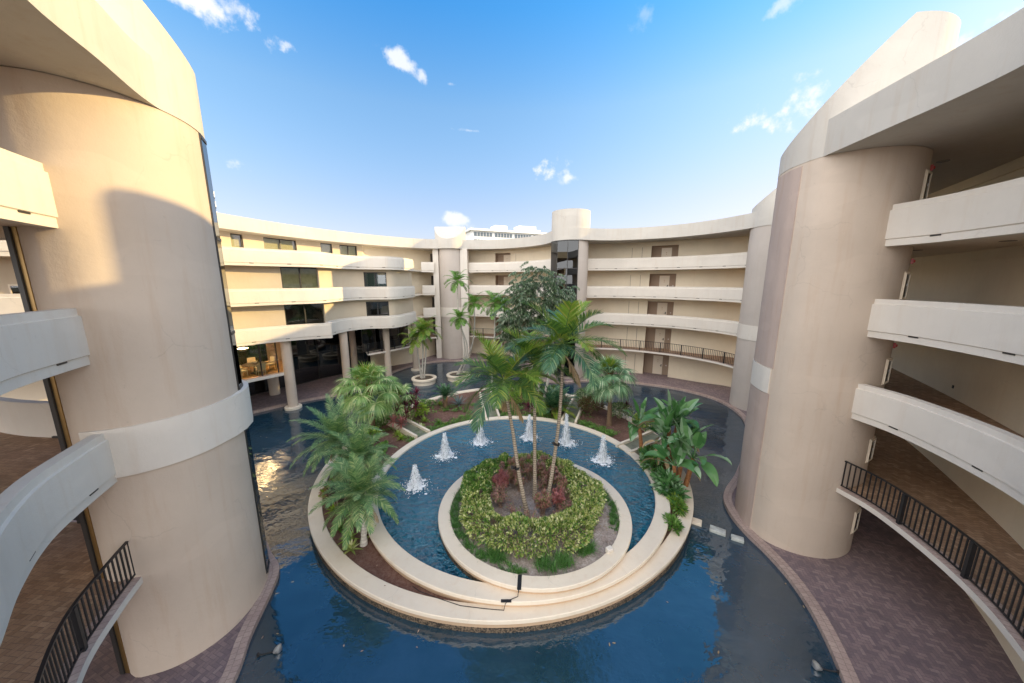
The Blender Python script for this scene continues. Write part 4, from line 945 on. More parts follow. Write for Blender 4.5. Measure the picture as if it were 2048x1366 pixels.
# stepping blocks and small things
def block(x, y, rz, col, label, s=(.42, .3, .14)):
    r = MB(); bm = None
    r.box(-s[0], s[0], -s[1], s[1], -.5, -.02); o = r.build('stepping_block', col, smooth=0, loc=(x, y, 0)); o.rotation_euler = (0, 0, rz)
    md = o.modifiers.new('b', 'BEVEL'); md.width = .025; md.segments = 2
    tag(o, label, 'block', 'stone blocks standing in the pond')
block(8.02, 12.98, R(-32), M['curb'], 'beige stone block in the pond next to the fountain wall', (.27, .17, 0))
block(8.68, 12.42, R(-34), M['slab'], 'pale stone block in the pond, middle one of the three', (.29, .17, 0))
block(9.22, 11.97, R(-30), M['slab'], 'pale stone block in the pond closest to the right tower', (.22, .13, 0))
M['bluep'] = plain('blue_plastic', (.02, .09, .62), .5); M['cyanp'] = plain('pale_blue_plastic', (.12, .52, .68), .4); M['tape'] = plain('black_tape', (.012, .012, .014), .6)
q = MB(); rs = random.Random(3)
for i in range(26):
    a = rs.random() * 6.28; rr = rs.random() * .17; q.tube([(rr * math.cos(a), rr * math.sin(a), -.05), (rr * math.cos(a) + .1 * rs.uniform(-1, 1), rr * math.sin(a) + .08 * rs.uniform(-1, 1), .08 + .06 * rs.random()), (rr * math.cos(a + 1), rr * math.sin(a + 1), 0)], .022, 5)
tag(q.build('mesh_bag', M['bluep'], loc=(7.86, 13.32, -.04)), 'crumpled blue mesh bag on the beige block by the fountain wall', 'bag')
q = MB(); q.lathe([(.01, 0), (.12, 0), (.14, .03), (.14, .07), (.10, .10), (.09, .085), (.01, .085)], 24); tag(q.build('chlorine_float', M['cyanp'], loc=(-1.12, 9.2, .43)), 'small round pale blue float at the front edge of the pool', 'pool float')
q = MB(); q.box(-.12, .12, -.09, .09, 0, .22); o = q.build('utility_box', M['band'], smooth=0, loc=(3.45, 10.35, .76)); o.rotation_euler = (R(8), 0, .5); md = o.modifiers.new('b', 'BEVEL'); md.width = .02; tag(o, 'small cream utility box on the sand at the right of the hedge', 'box')
cb = empty('cable', (0, 0, 0), 0, 'thin dark cable taped with black tape over the front of the fountain rings', 'cable')
q = MB(); q.bar((.22, 8.80, .856), (.26, 9.34, .856), .13, .01); q.bar((.20, 8.815, .80), (.22, 8.815, .86), .13, .014); q.build('tape', M['tape'], cb, smooth=0)
q = MB(); q.bar((-.34, 8.66, .606), (-.02, 8.66, .606), .10, .012); q.build('tape', M['tape'], cb, smooth=0)
q = MB(); q.tube([(.2, 8.80, .84), (.18, 8.79, .62), (.05, 8.74, .615), (-.12, 8.66, .618), (-.2, 8.58, .60), (-.25, 8.57, .37), (-.8, 8.62, .365), (-1.6, 8.72, .365), (-2.3, 8.95, .365), (-3.0, 9.2, .37), (-3.3, 9.45, .30)], .011, 5); q.build('wire', M['tape'], cb)
# pond lights
def plight(x, y, rz, label):
    r = empty('pond_light', (x, y, WATER), rz, label, 'pond light', 'round pond lamps on short arms by the coping')
    Mx = Matrix.Translation((.30, 0, .08)) @ Matrix.Rotation(R(-28), 4, 'Y')
    q = MB(); prof = [(.01, -.09), (.07, -.08), (.105, -.02), (.12, .02), (.12, .035), (.10, .035)]; seg = 24
    vs = [tuple(Mx @ Vector((r_ * math.cos(2 * math.pi * k / seg), r_ * math.sin(2 * math.pi * k / seg), z))) for r_, z in prof for k in range(seg)]
    q.add(vs, [(i * seg + k, i * seg + (k + 1) % seg, (i + 1) * seg + (k + 1) % seg, (i + 1) * seg + k) for i in range(len(prof) - 1) for k in range(seg)]); q.build('lamp_housing', M['metal'], r)
    q = MB(); q.add([tuple(Mx @ Vector((.10 * math.cos(2 * math.pi * k / seg), .10 * math.sin(2 * math.pi * k / seg), .028))) for k in range(seg)], [tuple(range(seg))]); q.build('lens', M['slab'], r, smooth=0)
    q = MB(); q.tube([(.22, 0, .03), (0, 0, .02), (-.18, 0, .05)], .016, 6); q.box(-.22, -.16, -.03, .03, 0, .09); q.build('arm', M['bronze'], r)
plight(-6.98, 7.72, R(15), 'small round metal pond lamp at the left coping'); plight(8.62, 7.3, R(165), 'small round metal pond lamp at the right coping')
# ================================================================ plants
def leafmat(name, c1, c2, c3=None, rough=.45, trans=.25, thr=.8):
    m, t, p = new_mat(name); g = t.nodes.new('ShaderNodeNewGeometry'); ri = g.outputs['Random Per Island']
    c = mixc(t, ri, c1, c2)
    if c3:
        s = t.nodes.new('ShaderNodeMath'); s.operation = 'MULTIPLY'; s.inputs[1].default_value = 7.31; t.links.new(ri, s.inputs[0])
        fr = t.nodes.new('ShaderNodeMath'); fr.operation = 'FRACT'; t.links.new(s.outputs[0], fr.inputs[0])
        gt = t.nodes.new('ShaderNodeMath'); gt.operation = 'GREATER_THAN'; gt.inputs[1].default_value = thr; t.links.new(fr.outputs[0], gt.inputs[0])
        c = mixc(t, gt.outputs[0], c, c3)
    f, _ = noise(t, coords(t), 1.6, 4, .6); c = mixc(t, f, c, mixc(t, 1.0, c, (.82, .86, .84), 'MULTIPLY'))
    t.links.new(c, p.inputs['Base Color']); p.inputs['Roughness'].default_value = rough
    tr = t.nodes.new('ShaderNodeBsdfTranslucent'); t.links.new(mixc(t, 1.0, c, (1.0, 1.15, .55), 'MULTIPLY'), tr.inputs[0])
    x = t.nodes.new('ShaderNodeMixShader'); x.inputs[0].default_value = trans; t.links.new(p.outputs[0], x.inputs[1]); t.links.new(tr.outputs[0], x.inputs[2])
    t.links.new(x.outputs[0], t.nodes['Material Output'].inputs[0]); return m
def barkmat(name, c1, c2, rings=9.0, amt=.7):
    m, t, p = new_mat(name); co = coords(t); w_ = t.nodes.new('ShaderNodeTexWave'); w_.bands_direction = 'Z'; w_.inputs['Scale'].default_value = rings; w_.inputs['Distortion'].default_value = 1.2; w_.inputs['Detail'].default_value = 3
    t.links.new(co, w_.inputs[0]); f, _ = noise(t, co, 9, 5, .7); r = t.nodes.new('ShaderNodeMapRange'); r.inputs[1].default_value = .08; r.inputs[2].default_value = .35; t.links.new(w_.outputs[1], r.inputs[0])
    c = mixc(t, f, c1, [x * .6 for x in c1]); c = mixc(t, r.outputs[0], c2, c); t.links.new(c, p.inputs['Base Color']); p.inputs['Roughness'].default_value = .9
    bump(t, p, w_.outputs[1], .5, .02); return m
M['frond'] = leafmat('palm_frond_green', (.05, .13, .035), (.16, .28, .06), (.36, .40, .08), trans=.3, thr=.82)
M['frondy'] = leafmat('palm_frond_yellow_green', (.16, .28, .035), (.26, .36, .05), (.38, .36, .08), trans=.35)
M['frondd'] = leafmat('palm_frond_dark', (.03, .10, .055), (.09, .20, .10), (.20, .30, .15), trans=.2)
M['frondr'] = leafmat('small_palm_green', (.11, .25, .04), (.19, .34, .06), trans=.3)
M['fan'] = leafmat('fan_leaf_green', (.17, .32, .08), (.40, .56, .20), (.68, .72, .38), trans=.3, thr=.80)
M['fanb'] = leafmat('fan_leaf_bluish', (.09, .22, .10), (.32, .48, .27), (.60, .68, .46), trans=.25, thr=.85)
M['date'] = leafmat('date_leaflet_green', (.06, .17, .06), (.30, .46, .18), (.52, .58, .26), trans=.25, thr=.84)
M['hedge'] = leafmat('variegated_leaf', (.24, .33, .07), (.56, .58, .22), (.76, .74, .42), trans=.25, thr=.68)
M['hedgeg'] = leafmat('green_leaf', (.06, .17, .03), (.20, .36, .07), trans=.2)
M['croton'] = leafmat('croton_leaf', (.32, .15, .12), (.52, .28, .23), (.24, .26, .10), trans=.2, thr=.74)
M['crotonr'] = leafmat('croton_red_leaf', (.50, .17, .14), (.34, .14, .15), trans=.2)
M['cord'] = leafmat('cordyline_leaf', (.11, .018, .035), (.24, .03, .07), (.07, .03, .03), trans=.25, rough=.3)
M['bush'] = leafmat('bush_leaf', (.08, .17, .05), (.22, .34, .10), (.56, .58, .36), trans=.2, thr=.8)
M['brownbush'] = leafmat('brown_bush_leaf', (.13, .07, .035), (.20, .12, .05), (.12, .17, .04), trans=.15, thr=.75)
M['paddle'] = leafmat('paddle_leaf', (.05, .16, .045), (.15, .32, .11), (.30, .44, .27), trans=.25, rough=.3, thr=.7)
M['dry'] = leafmat('dry_leaf', (.40, .26, .14), (.55, .40, .24), trans=.2)
M['grey'] = leafmat('grey_green_leaf', (.035, .075, .035), (.12, .19, .085), (.28, .31, .22), trans=.15, thr=.76)
M['agave'] = leafmat('agave_leaf', (.15, .22, .22), (.24, .33, .34), trans=.1)
M['grass'] = leafmat('grass_blade', (.04, .14, .03), (.15, .32, .07), trans=.2)
M['lime'] = leafmat('lime_leaf', (.24, .38, .04), (.38, .48, .08), trans=.3)
M['bark'] = barkmat('ringed_palm_bark', (.50, .42, .32), (.17, .13, .09), 3.2)
M['barkw'] = barkmat('white_palm_bark', (.60, .57, .50), (.38, .35, .3), 2.5, .4)
M['barkb'] = barkmat('brown_palm_bark', (.30, .20, .12), (.12, .07, .04), 5)
M['crown'] = plain('green_crownshaft', (.20, .30, .09), .4, var=.2)
M['fiber'] = plain('orange_brown_fibre', (.30, .13, .05), .9, var=.4, vs=14)
M['twig'] = plain('bare_twig', (.34, .23, .17), .9, var=.3)
RS = random.Random(5)
U = RS.uniform
UP = Vector((0, 0, 1))

def strip(mb, p, d, L, w, droop=.3, up=None, n=3, mi=0, taper=(.35, 1.0, .8, 0.0), fold=0.0):
    """a leaf: strip of n+1 sections bending down under its weight, ends in a point"""
    d = d.normalized(); side = d.cross(up if up is not None else UP)
    if side.length < .05: side = d.cross(Vector((1, .3, 0)))
    side.normalize(); q = p.copy(); vs = []; k = n
    for i in range(k + 1):
        f = i / k; j = f * (len(taper) - 1); a = int(j); ww = w * .5 * (taper[a] + (taper[min(a + 1, len(taper) - 1)] - taper[a]) * (j - a))
        if i < k: vs += [tuple(q - side * ww), tuple(q + side * ww)]
        else: vs.append(tuple(q))
        q = q + d * (L / k); d = (d - UP * droop * (L / k) / max(L, .01)).normalized() if droop else d
    fs = [(2 * i, 2 * i + 1, 2 * i + 3, 2 * i + 2) for i in range(k - 1)] + [(2 * k - 2, 2 * k - 1, 2 * k)]
    mb.add(vs, fs, mi)
def frond(mb, base, az, el, L, droop, nl, ll, lw, mi=0, vee=.5, hang=.6, st=.12, stem=None, smi=0, sr=.02, twist=0.0, fwd=.45, ldroop=None):
    d = Vector((math.cos(az) * math.cos(el), math.sin(az) * math.cos(el), math.sin(el))); p = Vector(base); K = 14; pts = [p.copy()]; ds = [d.copy()]
    for i in range(K):
        p = p + d * (L / K); f = (i + 1) / K; d = (d - UP * droop * (1.1 * f + .25) / K); d.normalize(); pts.append(p.copy()); ds.append(d.copy())
    (stem or mb).tube(pts, [sr * (1 - .8 * i / K) for i in range(K + 1)], 4, smi, cap=False)
    for j in range(nl):
        f = st + (1 - st) * (j + .5) / nl; x = f * K; a = min(int(x), K - 1); q = pts[a].lerp(pts[a + 1], x - a); dd = ds[a]
        side = dd.cross(UP); 
        if side.length < .05: side = Vector((-math.sin(az), math.cos(az), 0))
        side.normalize(); nrm = side.cross(dd).normalized()
        env = math.sin(math.pi * min(1, .12 + .88 * (1 - abs(2 * f - 1.0) ** 2.2) * .5 + .0)) if 0 else (1 - (abs(f - .45) / .62) ** 2.4)
        env = max(.28, env)
        for s in (-1, 1):
            v = side * s * (1 - fwd * f * .6) + dd * (fwd + .5 * f) + nrm * (vee + U(-.12, .12)) - UP * (hang * .2)
            v += Vector((U(-.1, .1), U(-.1, .1), U(-.1, .1)))
            strip(mb, q, v, ll * env * U(.85, 1.1), lw, (ldroop if ldroop is not None else hang * 1.6), up=nrm, n=3, mi=mi)
def fanleaf(mb, base, az, el, pl, rad, nseg, mi=0, spread=150, dr=1.3, smi=0, w=.05):
    d = Vector((math.cos(az) * math.cos(el), math.sin(az) * math.cos(el), math.sin(el))); p = Vector(base); pts = [p.copy()]
    for i in range(5): p = p + d * (pl / 5); d = (d - UP * .09).normalized(); pts.append(p.copy())
    mb.tube(pts, [.022, .02, .018, .016, .014, .012], 4, smi, cap=False)
    side = d.cross(UP).normalized(); nrm = side.cross(d).normalized()
    for k in range(nseg):
        a = R(-spread + 2 * spread * k / (nseg - 1) + U(-2, 2)); v = d * math.cos(a) + side * math.sin(a) + nrm * (.28 + U(-.06, .06)) * (1 - .3 * abs(math.sin(a)))
        L = rad * (1 - .22 * abs(a / R(spread)) ** 1.5) * U(.88, 1.1)
        strip(mb, p, v, L, w * 1.35, dr * U(.7, 1.3), up=nrm, n=5, mi=mi, taper=(.25, .9, 1, .7, .35, 0))
def trunk(mb, pts, r0, r1, seg=10, flare=1.5, mi=0, bumps=0.0):
    P = smooth3(pts, 6); n = len(P); mb.tube(P, [(r0 + (r1 - r0) * i / (n - 1)) * (1 + (flare - 1) * max(0, 1 - i / (n * .12))) * (1 + bumps * U(-1, 1)) for i in range(n)], seg, mi)
def smooth3(pts, k):
    P = [Vector(p) for p in pts]; n = len(P); outp = []
    if n == 2: return [P[0].lerp(P[1], i / k) for i in range(k + 1)]
    for i in range(n - 1):
        p0 = P[i - 1] if i else P[0] * 2 - P[1]; p1 = P[i]; p2 = P[i + 1]; p3 = P[i + 2] if i + 2 < n else P[-1] * 2 - P[-2]
        for j in range(k):
            t = j / k; outp.append(.5 * ((2 * p1) + (p2 - p0) * t + (2 * p0 - 5 * p1 + 4 * p2 - p3) * t * t + (3 * p1 - p0 - 3 * p2 + p3) * t ** 3))
    outp.append(P[-1]); return outp
def leafcloud(mb, pts, nrm, L, w, mi=0, jit=.7, droop=.3, n=2, flat=.5):
    for p, nn in zip(pts, nrm):
        v = Vector(nn) + Vector((U(-1, 1), U(-1, 1), U(-1, 1))) * jit
        s = U(.7, 1.25); strip(mb, Vector(p), v, L * s, w * s, droop, up=Vector((U(-1, 1), U(-1, 1), U(.2, 1))), n=n, mi=mi, taper=(.3, 1.0, 0) if n == 2 else (.3, 1, .8, 0))
def ellipsoid_pts(n, c, r, inner=.35, low=-.6):
    P = []; Nn = []
    while len(P) < n:
        v = Vector((U(-1, 1), U(-1, 1), U(-1, 1))); l = v.length
        if l > 1 or l < inner or v.z < low: continue
        from mathutils import noise as mn
        if mn.noise(Vector((c[0] + v.x * 1.9, c[1] + v.y * 1.9, c[2] + v.z * 1.9)) * 1.3) < -.16: continue
        P.append((c[0] + v.x * r[0], c[1] + v.y * r[1], c[2] + v.z * r[2])); Nn.append((v.x, v.y, v.z + .4))
    return P, Nn
def wood(mb, base, tips, r0=.03, r1=.008, mi=0):
    for t in tips:
        b = Vector(base); t = Vector(t); m = b.lerp(t, .5) + Vector((U(-.1, .1), U(-.1, .1), U(0, .1))); mb.tube([b, m, t], [r0, (r0 + r1) / 2, r1], 5, mi, cap=False)

# ---------------- the three tall palms on the island
def island_palm(base, pts, crownz, label, nf, L, seed, mats=('frond', 'frondy', 'frondd'), spear=True, els=None, yellow=()):
    RS.seed(seed); r = empty('palm_tree', base, 0, label, 'palm tree', 'three leaning ringed palms on the round island')
    b = Vector(base); q = MB(); loc = [Vector(p) - b for p in pts]; trunk(q, loc, .088, .062, 12, 1.5, bumps=.04); q.build('trunk', M['bark'], r)
    top = loc[-1]; d = (loc[-1] - loc[-2]).normalized(); q = MB(); ct = top + d * .95; q.tube([top, top + d * .15, top + d * .5, ct], [.085, .115, .10, .05], 12); q.build('crownshaft', M['crown'], r)
    q = MB(); az0 = U(0, 6.28)
    for i in range(nf):
        az = az0 + i * 2.399 + U(-.15, .15); f = i / max(1, nf - 1); el = R(64 - 78 * f + U(-6, 6)) if els is None else R(els[i % len(els)]); 
        mi = 1 if (i in yellow) else (2 if i % 3 == 1 else 0)
        frond(q, ct - d * .12, az, el, L * U(.9, 1.08), 1.2 + .7 * f, 44, .74, .044, mi, vee=.5 - .25 * f, hang=.3, st=.16, smi=0, sr=.028, fwd=.55, ldroop=.35 + .7 * f)
    for i in range(2): frond(q, ct - d * .5, U(0, 6.28), R(-48), L * .62, .9, 22, .5, .04, 3, vee=0, hang=1.0, st=.25, smi=3, sr=.024, fwd=.7)
    if spear: q.tube([ct - d * .1, ct + d * .5, ct + d * 1.1], [.03, .022, .004], 5, 1, cap=False)
    q.build('crown', [M[m] for m in mats] + [M['dry']], r, smooth=0); return r
island_palm((1.5, 12.9, .78), [(1.5, 12.9, .78), (1.78, 13.25, 2.4), (2.02, 13.4, 4.6), (2.1, 13.45, 6.9)], 0, 'tallest island palm, leaning right with its dark crown against the round centre tower', 19, 2.4, 21, yellow=(0, 1, 8))
island_palm((.62, 12.35, .78), [(.62, 12.35, .78), (.3, 12.55, 2.4), (.02, 12.75, 4.3), (-.2, 12.8, 5.55)], 0, 'island palm leaning left with yellow-green fronds hanging over the pool', 19, 2.3, 34, yellow=(0, 1, 2, 6, 9, 10, 12))
island_palm((1.02, 13.35, .78), [(1.02, 13.35, .78), (1.0, 13.5, 2.6), (.98, 13.65, 4.6), (.98, 13.7, 6.0)], 0, 'middle island palm with the straightest thinnest trunk', 14, 1.9, 48, yellow=(0, 1, 2, 4))
# ---------------- fan palms
def fan_palm(base, top, label, n, rad, pl, seed, mat, fib=True):
    RS.seed(seed); r = empty('fan_palm', base, 0, label, 'fan palm', 'fan palms in the planting ring')
    b = Vector(base); t = Vector(top) - b; q = MB(); trunk(q, [(0, 0, 0), t * .5 + Vector((.05, 0, 0)), t], .17, .12, 12, 1.3, bumps=.06); q.build('trunk', M['barkb'], r)
    q = MB()
    for i in range(70):
        a = U(0, 6.28); z = U(-.35, .45); rr = .17 + .07 * (z + .35); p = t + Vector((rr * math.cos(a), rr * math.sin(a), z)); strip(q, p, Vector((math.cos(a) * .6, math.sin(a) * .6, 1)), .3, .09, .1, n=2, taper=(1, .7, 0))
    q.tube([t - Vector((0, 0, .3)), t + Vector((0, 0, .1)), t + Vector((0, 0, .5))], [.13, .2, .1], 10); q.build('leaf_bases', M['fiber'], r, smooth=0)
    q = MB()
    for i in range(n):
        f = (i + .5) / n; el = R(80 - 122 * f ** 1.05 + U(-6, 6)); az = i * 2.399 + U(-.2, .2)
        fanleaf(q, t + Vector((0, 0, .35)), az, el, pl * (.62 + .5 * min(1, f * 1.6)), rad * (.75 + .25 * min(1, 2 * f)), 38, mi=0 if i > 2 else 1, dr=1.1 + 1.5 * f, w=rad * .05)
    for i in range(6): strip(q, t + Vector((0, 0, .6)), Vector((U(-.12, .12), U(-.12, .12), 1)), .95 * pl, .07, 0, n=3, mi=1)
    q.build('crown', [M[mat], M['frondy']], r, smooth=0); return r
fan_palm((-9.35, 21.0, .25), (-9.5, 21.2, 3.05), 'large yellow-green fan palm at the left of the ring, in front of the glass lobby', 38, 1.25, 1.35, 3, 'fan')
fan_palm((6.85, 22.1, .25), (6.7, 22.2, 3.55), 'blue-green fan palm with a bare brown trunk right of the island palms', 34, 1.05, 1.15, 5, 'fanb')
fan_palm((-8.1, 22.6, .25), (-8.1, 22.7, 1.7), 'smaller darker fan palm half hidden behind the large left fan palm', 14, .95, .9, 6, 'fan')
# ---------------- feathery date palms
def date_palm(base, top, label, n, L, seed):
    RS.seed(seed); r = empty('date_palm', base, 0, label, 'date palm', 'feathery date palms in the left planting bed')
    t = Vector(top) - Vector(base); q = MB(); trunk(q, [(0, 0, 0), t * .5 + Vector((.04, .02, 0)), t], .11, .10, 10, 1.4, bumps=.10); q.build('trunk', M['barkw'], r)
    q = MB()
    for i in range(n):
        f = (i + .5) / n; frond(q, t + Vector((0, 0, .05)), i * 2.399 + U(-.2, .2), R(78 - 96 * f + U(-7, 7)), L * U(.85, 1.1), 1.35 + .5 * f, 60, .36, .019, 0, vee=.22, hang=.4, st=.10, sr=.016, fwd=.55, ldroop=.5)
    for i in range(4): frond(q, t, U(0, 6.28), R(-50), L * .7, .8, 30, .28, .02, 1, vee=0, hang=.8, sr=.014, smi=1, fwd=.6)
    q.build('crown', [M['date'], M['dry']], r, smooth=0)
date_palm((-5.72, 11.25, .27), (-5.75, 11.45, 2.25), 'front date palm with a pale trunk and fronds hanging over the pool edge', 38, 1.75, 8)
date_palm((-8.5, 15.2, .27), (-8.6, 15.3, 2.5), 'wide date palm behind, its fronds reaching over the pond at the left', 46, 2.25, 9)
date_palm((-6.9, 13.6, .27), (-6.85, 13.8, 2.4), 'date palm standing between the front one and the wide left one', 34, 1.85, 10)
# ---------------- slim palms at the back
def slim_palm(base, pts, label, group, n=13, L=1.35, seed=1, bark='barkw', lo=-28, mat=None):
    RS.seed(seed); r = empty('palm_tree', base, 0, label, 'palm tree', group); b = Vector(base); loc = [Vector(p) - b for p in pts]
    q = MB(); trunk(q, loc, .085, .06, 8, 1.3); q.build('trunk', M[bark], r); top = loc[-1]
    q = MB(); q.tube([top, top + Vector((0, 0, .1)), top + Vector((0, 0, .6))], [.06, .085, .04], 8); q.build('crownshaft', M['crown'], r)
    q = MB()
    n += 4
    for i in range(n):
        f = (i + .5) / n; frond(q, top + Vector((0, 0, .5)), i * 2.399, R(70 + (lo - 70) * f), 1.25 * L * U(.85, 1.1), 1.7, 34, .50, .042, 0, vee=.3, hang=.5, sr=.018)
    q.build('crown', [M[mat or 'frondr']], r, smooth=0)
def PT(px, py, Y):    # point on the line of sight at depth Y (metres ahead)
    x = (px - 1024) / FPX; y = (py - 683) / FPX; d = Vector((x, math.cos(PITCH) - y * math.sin(PITCH), -math.sin(PITCH) - y * math.cos(PITCH))); d *= Y / d.y
    return Vector((d.x, d.y, d.z + EYE))
G1 = 'slim white-trunked palms rising from the left planter bowl'
zt = WATER + .5
b0 = (-9.1, 33.3, zt)
slim_palm(b0, [b0, tuple(PT(852, 700, 33.3)), tuple(PT(851, 668, 33.3))], 'rightmost slim palm of the left planter bowl, its crown highest', G1, 14, 1.55, 3, mat='frondy')
slim_palm((-9.3, 33.2, zt), [(-9.3, 33.2, zt), tuple(PT(846, 700, 33.2)), tuple(PT(843, 672, 33.2))], 'middle slim palm of the left planter bowl', G1, 10, 1.3, 4)
slim_palm((-9.45, 33.4, zt), [(-9.45, 33.4, zt), tuple(PT(838, 720, 33.3)), tuple(PT(832, 688, 33.2))], 'leftmost slim palm of the left planter bowl, lower and leaning out', G1, 12, 1.4, 5, mat='frondy')
G2 = 'slim palms rising in front of the pale half-round tower'
c0_ = (-5.9, 34.6, zt)
slim_palm(c0_, [c0_, tuple(PT(935, 700, 34.6)), tuple(PT(918, 640, 34.4)), tuple(PT(915, 572, 34.4))], 'tallest slim palm in front of the half-round tower', G2, 13, 1.35, 6, bark='barkw')
slim_palm((-5.7, 34.5, zt), [(-5.7, 34.5, zt), tuple(PT(930, 700, 34.0)), tuple(PT(920, 645, 33.5))], 'short slim palm below the tallest one, at the cream band of the half-round tower', G2, 12, 1.15, 7, lo=-40)
slim_palm((-5.5, 34.8, zt), [(-5.5, 34.8, zt), tuple(PT(944, 690, 35)), tuple(PT(949, 650, 35)), tuple(PT(948, 616, 35))], 'slim palm with a curved trunk just right of the half-round tower', G2, 12, 1.2, 8)
slim_palm((-1.9, 29.3, .27), [(-1.9, 29.3, .27), tuple(PT(989, 680, 29.5)), tuple(PT(990, 618, 29.5))], 'slim palm between the half-round tower and the dark tree', G2, 12, 1.35, 9)
slim_palm((-.9, 29.0, .27), [(-.9, 29.0, .27), tuple(PT(1003, 690, 29.2)), tuple(PT(1008, 625, 29.2))], 'slim palm nearest the dark tree', G2, 10, 1.2, 10)
# ---------------- dark tree with drooping leaf clusters
RS.seed(77)
TB = (1.7, 24.6, .27); r = empty('fishtail_palm', TB, 0, 'big dark grey-green tree with drooping leaf clusters left of the centre tower', 'tree')
q = MB(); stems = [((1.5, 24.4, .27), PT(1062, 640, 24.4)), ((1.9, 24.8, .27), PT(1080, 600, 24.8)), ((2.3, 24.5, .27), PT(1110, 640, 24.3))]
tb = Vector(TB)
for a, b_ in stems: trunk(q, [Vector(a) - tb, (Vector(a) + b_) / 2 - tb + Vector((.15, 0, 0)), b_ - tb], .13, .06, 8, 1.3)
q.build('trunk', M['barkw'], r)
q = MB(); st_ = MB()
blobs = [(1076, 548, 24.6, 1.0), (1060, 572, 24.4, 1.25), (1092, 575, 24.6, 1.2), (1050, 600, 24.2, 1.2), (1078, 608, 24.0, 1.4), (1102, 600, 24.5, 1.2), (1124, 596, 24.8, .95), (1035, 628, 24.4, 1.15), (1018, 640, 24.4, .9), (1060, 640, 23.8, 1.2), (1095, 636, 24.0, 1.2), (1025, 668, 24.6, .9), (1130, 620, 24.6, .9), (1040, 690, 24.6, .7)]
for (px, py, Y, rad) in blobs:
    c = PT(px, py, Y) - tb; ctr = Vector((2.0, 24.6, 6.0)) - tb
    st_.tube([Vector((.2, 0, 5.2)), (Vector((.2, 0, 5.2)) + c) / 2 + Vector((0, 0, .3)), c], [.05, .035, .015], 5, cap=False)
    for k in range(int(54 * rad)):
        v = Vector((RS.gauss(0, .5), RS.gauss(0, .5), RS.gauss(0, .42))) * rad; p = c + v
        az = math.atan2(p.y - ctr.y, p.x - ctr.x) + U(-.8, .8); el = U(-.2, .8); d = Vector((math.cos(az) * math.cos(el), math.sin(az) * math.cos(el), math.sin(el)))
        for j in range(17):
            f = j / 17; pp = p + d * f * .62 - UP * f * f * .4
            for s in (-1, 1): strip(q, pp, Vector((U(-.5, .5) - d.y * s * .7, U(-.5, .5) + d.x * s * .7, -.75)), .24 * U(.7, 1.2), .05, .8, n=2, taper=(.4, 1, .1))
st_.build('branches', M['barkw'], r); q.build('crown', M['grey'], r, smooth=0)
# ---------------- cycads
def cycad(base, h, label, n, L, seed, mat='frondd', yel=0):
    RS.seed(seed); r = empty('cycad', base, 0, label, 'cycad', 'cycads in the back planting bed'); q = MB(); q.tube([(0, 0, 0), (.02, 0, h * .5), (0, 0, h)], [.19, .17, .2], 12)
    for i in range(60): a = U(0, 6.28); z = U(0, h); strip(q, Vector((.17 * math.cos(a), .17 * math.sin(a), z)), Vector((math.cos(a), math.sin(a), .8)), .1, .07, 0, n=2, taper=(1, .8, 0))
    q.build('trunk', M['barkb'], r, smooth=0); q = MB()
    for i in range(n):
        f = (i + .5) / n; frond(q, (0, 0, h), i * 2.399, R(74 - 70 * f), L * U(.9, 1.1), .95, 34, .20 * L, .028 * L, 1 if f > 1 - yel else 0, vee=.35, hang=.1, st=.15, sr=.014, fwd=.4, ldroop=.1)
    q.build('crown', [M[mat], M['frondy']], r, smooth=0)
cycad((-5.35, 25.4, .3), .95, 'small cycad with a stout dark trunk on the red mulch', 30, 1.1, 31)
cycad((3.15, 23.9, .3), .55, 'broad cycad with yellowing lower fronds behind the pool, right of the island palms', 40, 1.85, 32, yel=.25)
# ---------------- agave
def rosette(base, n, L, w, label, mat, name, cat, seed, els=(75, 5), group=None, dr=.3, loc=None):
    RS.seed(seed); r = empty(name, base, 0, label, cat, group); q = MB()
    for i in range(n):
        f = (i + .5) / n; az = i * 2.399; el = R(els[0] + (els[1] - els[0]) * f + U(-6, 6)); d = Vector((math.cos(az) * math.cos(el), math.sin(az) * math.cos(el), math.sin(el)))
        strip(q, Vector((0, 0, .05)), d, L * U(.8, 1.1), w, dr, n=4, taper=(.6, 1, .9, .6, 0))
    q.build('leaves', M[mat], r, smooth=0); return r
rosette((-4.35, 25.9, .3), 26, .95, .10, 'spiky blue-grey agave beside the small cycad', 'agave', 'agave', 'agave', 41)
# ---------------- cordylines (red leaves on canes)
def cordyline(base, heads, label, seed, mat='cord', L=.55, w=.10, n=26):
    RS.seed(seed); r = empty('cordyline', base, 0, label, 'cordyline', 'dark red cordylines'); q = MB(); s = MB()
    for (x, y, z) in heads:
        s.tube([(x * .3, y * .3, 0), (x * .8, y * .8, z * .6), (x, y, z)], [.025, .02, .018], 6)
        for i in range(n):
            f = (i + .5) / n; az = i * 2.399; el = R(80 - 95 * f); d = Vector((math.cos(az) * math.cos(el), math.sin(az) * math.cos(el), math.sin(el)))
            strip(q, Vector((x, y, z - .1 + .15 * (1 - f))), d, L * U(.8, 1.15), w, .7, n=3, taper=(.4, 1, .8, 0))
    s.build('stem', M['twig'], r); q.build('leaves', M[mat], r, smooth=0)
cordyline((-7.5, 22.2, .3), [(0, 0, 1.3), (.45, .2, 1.75), (.8, -.1, 1.35), (.2, -.5, .9), (-.4, -.6, 1.1), (.7, .5, 2.1), (.1, .4, 1.7)], 'cluster of dark red cordylines right of the large fan palm', 51)
cordyline((-7.9, 20.9, .3), [(0, 0, .8), (.5, .1, .6)], 'low bright red cordyline at the foot of the large fan palm', 52, 'crotonr')
cordyline((8.0, 23.6, .3), [(.1, 0, 2.15)], 'single red cordyline on a tall stem right of the bare fan palm trunk', 53, L=.42)
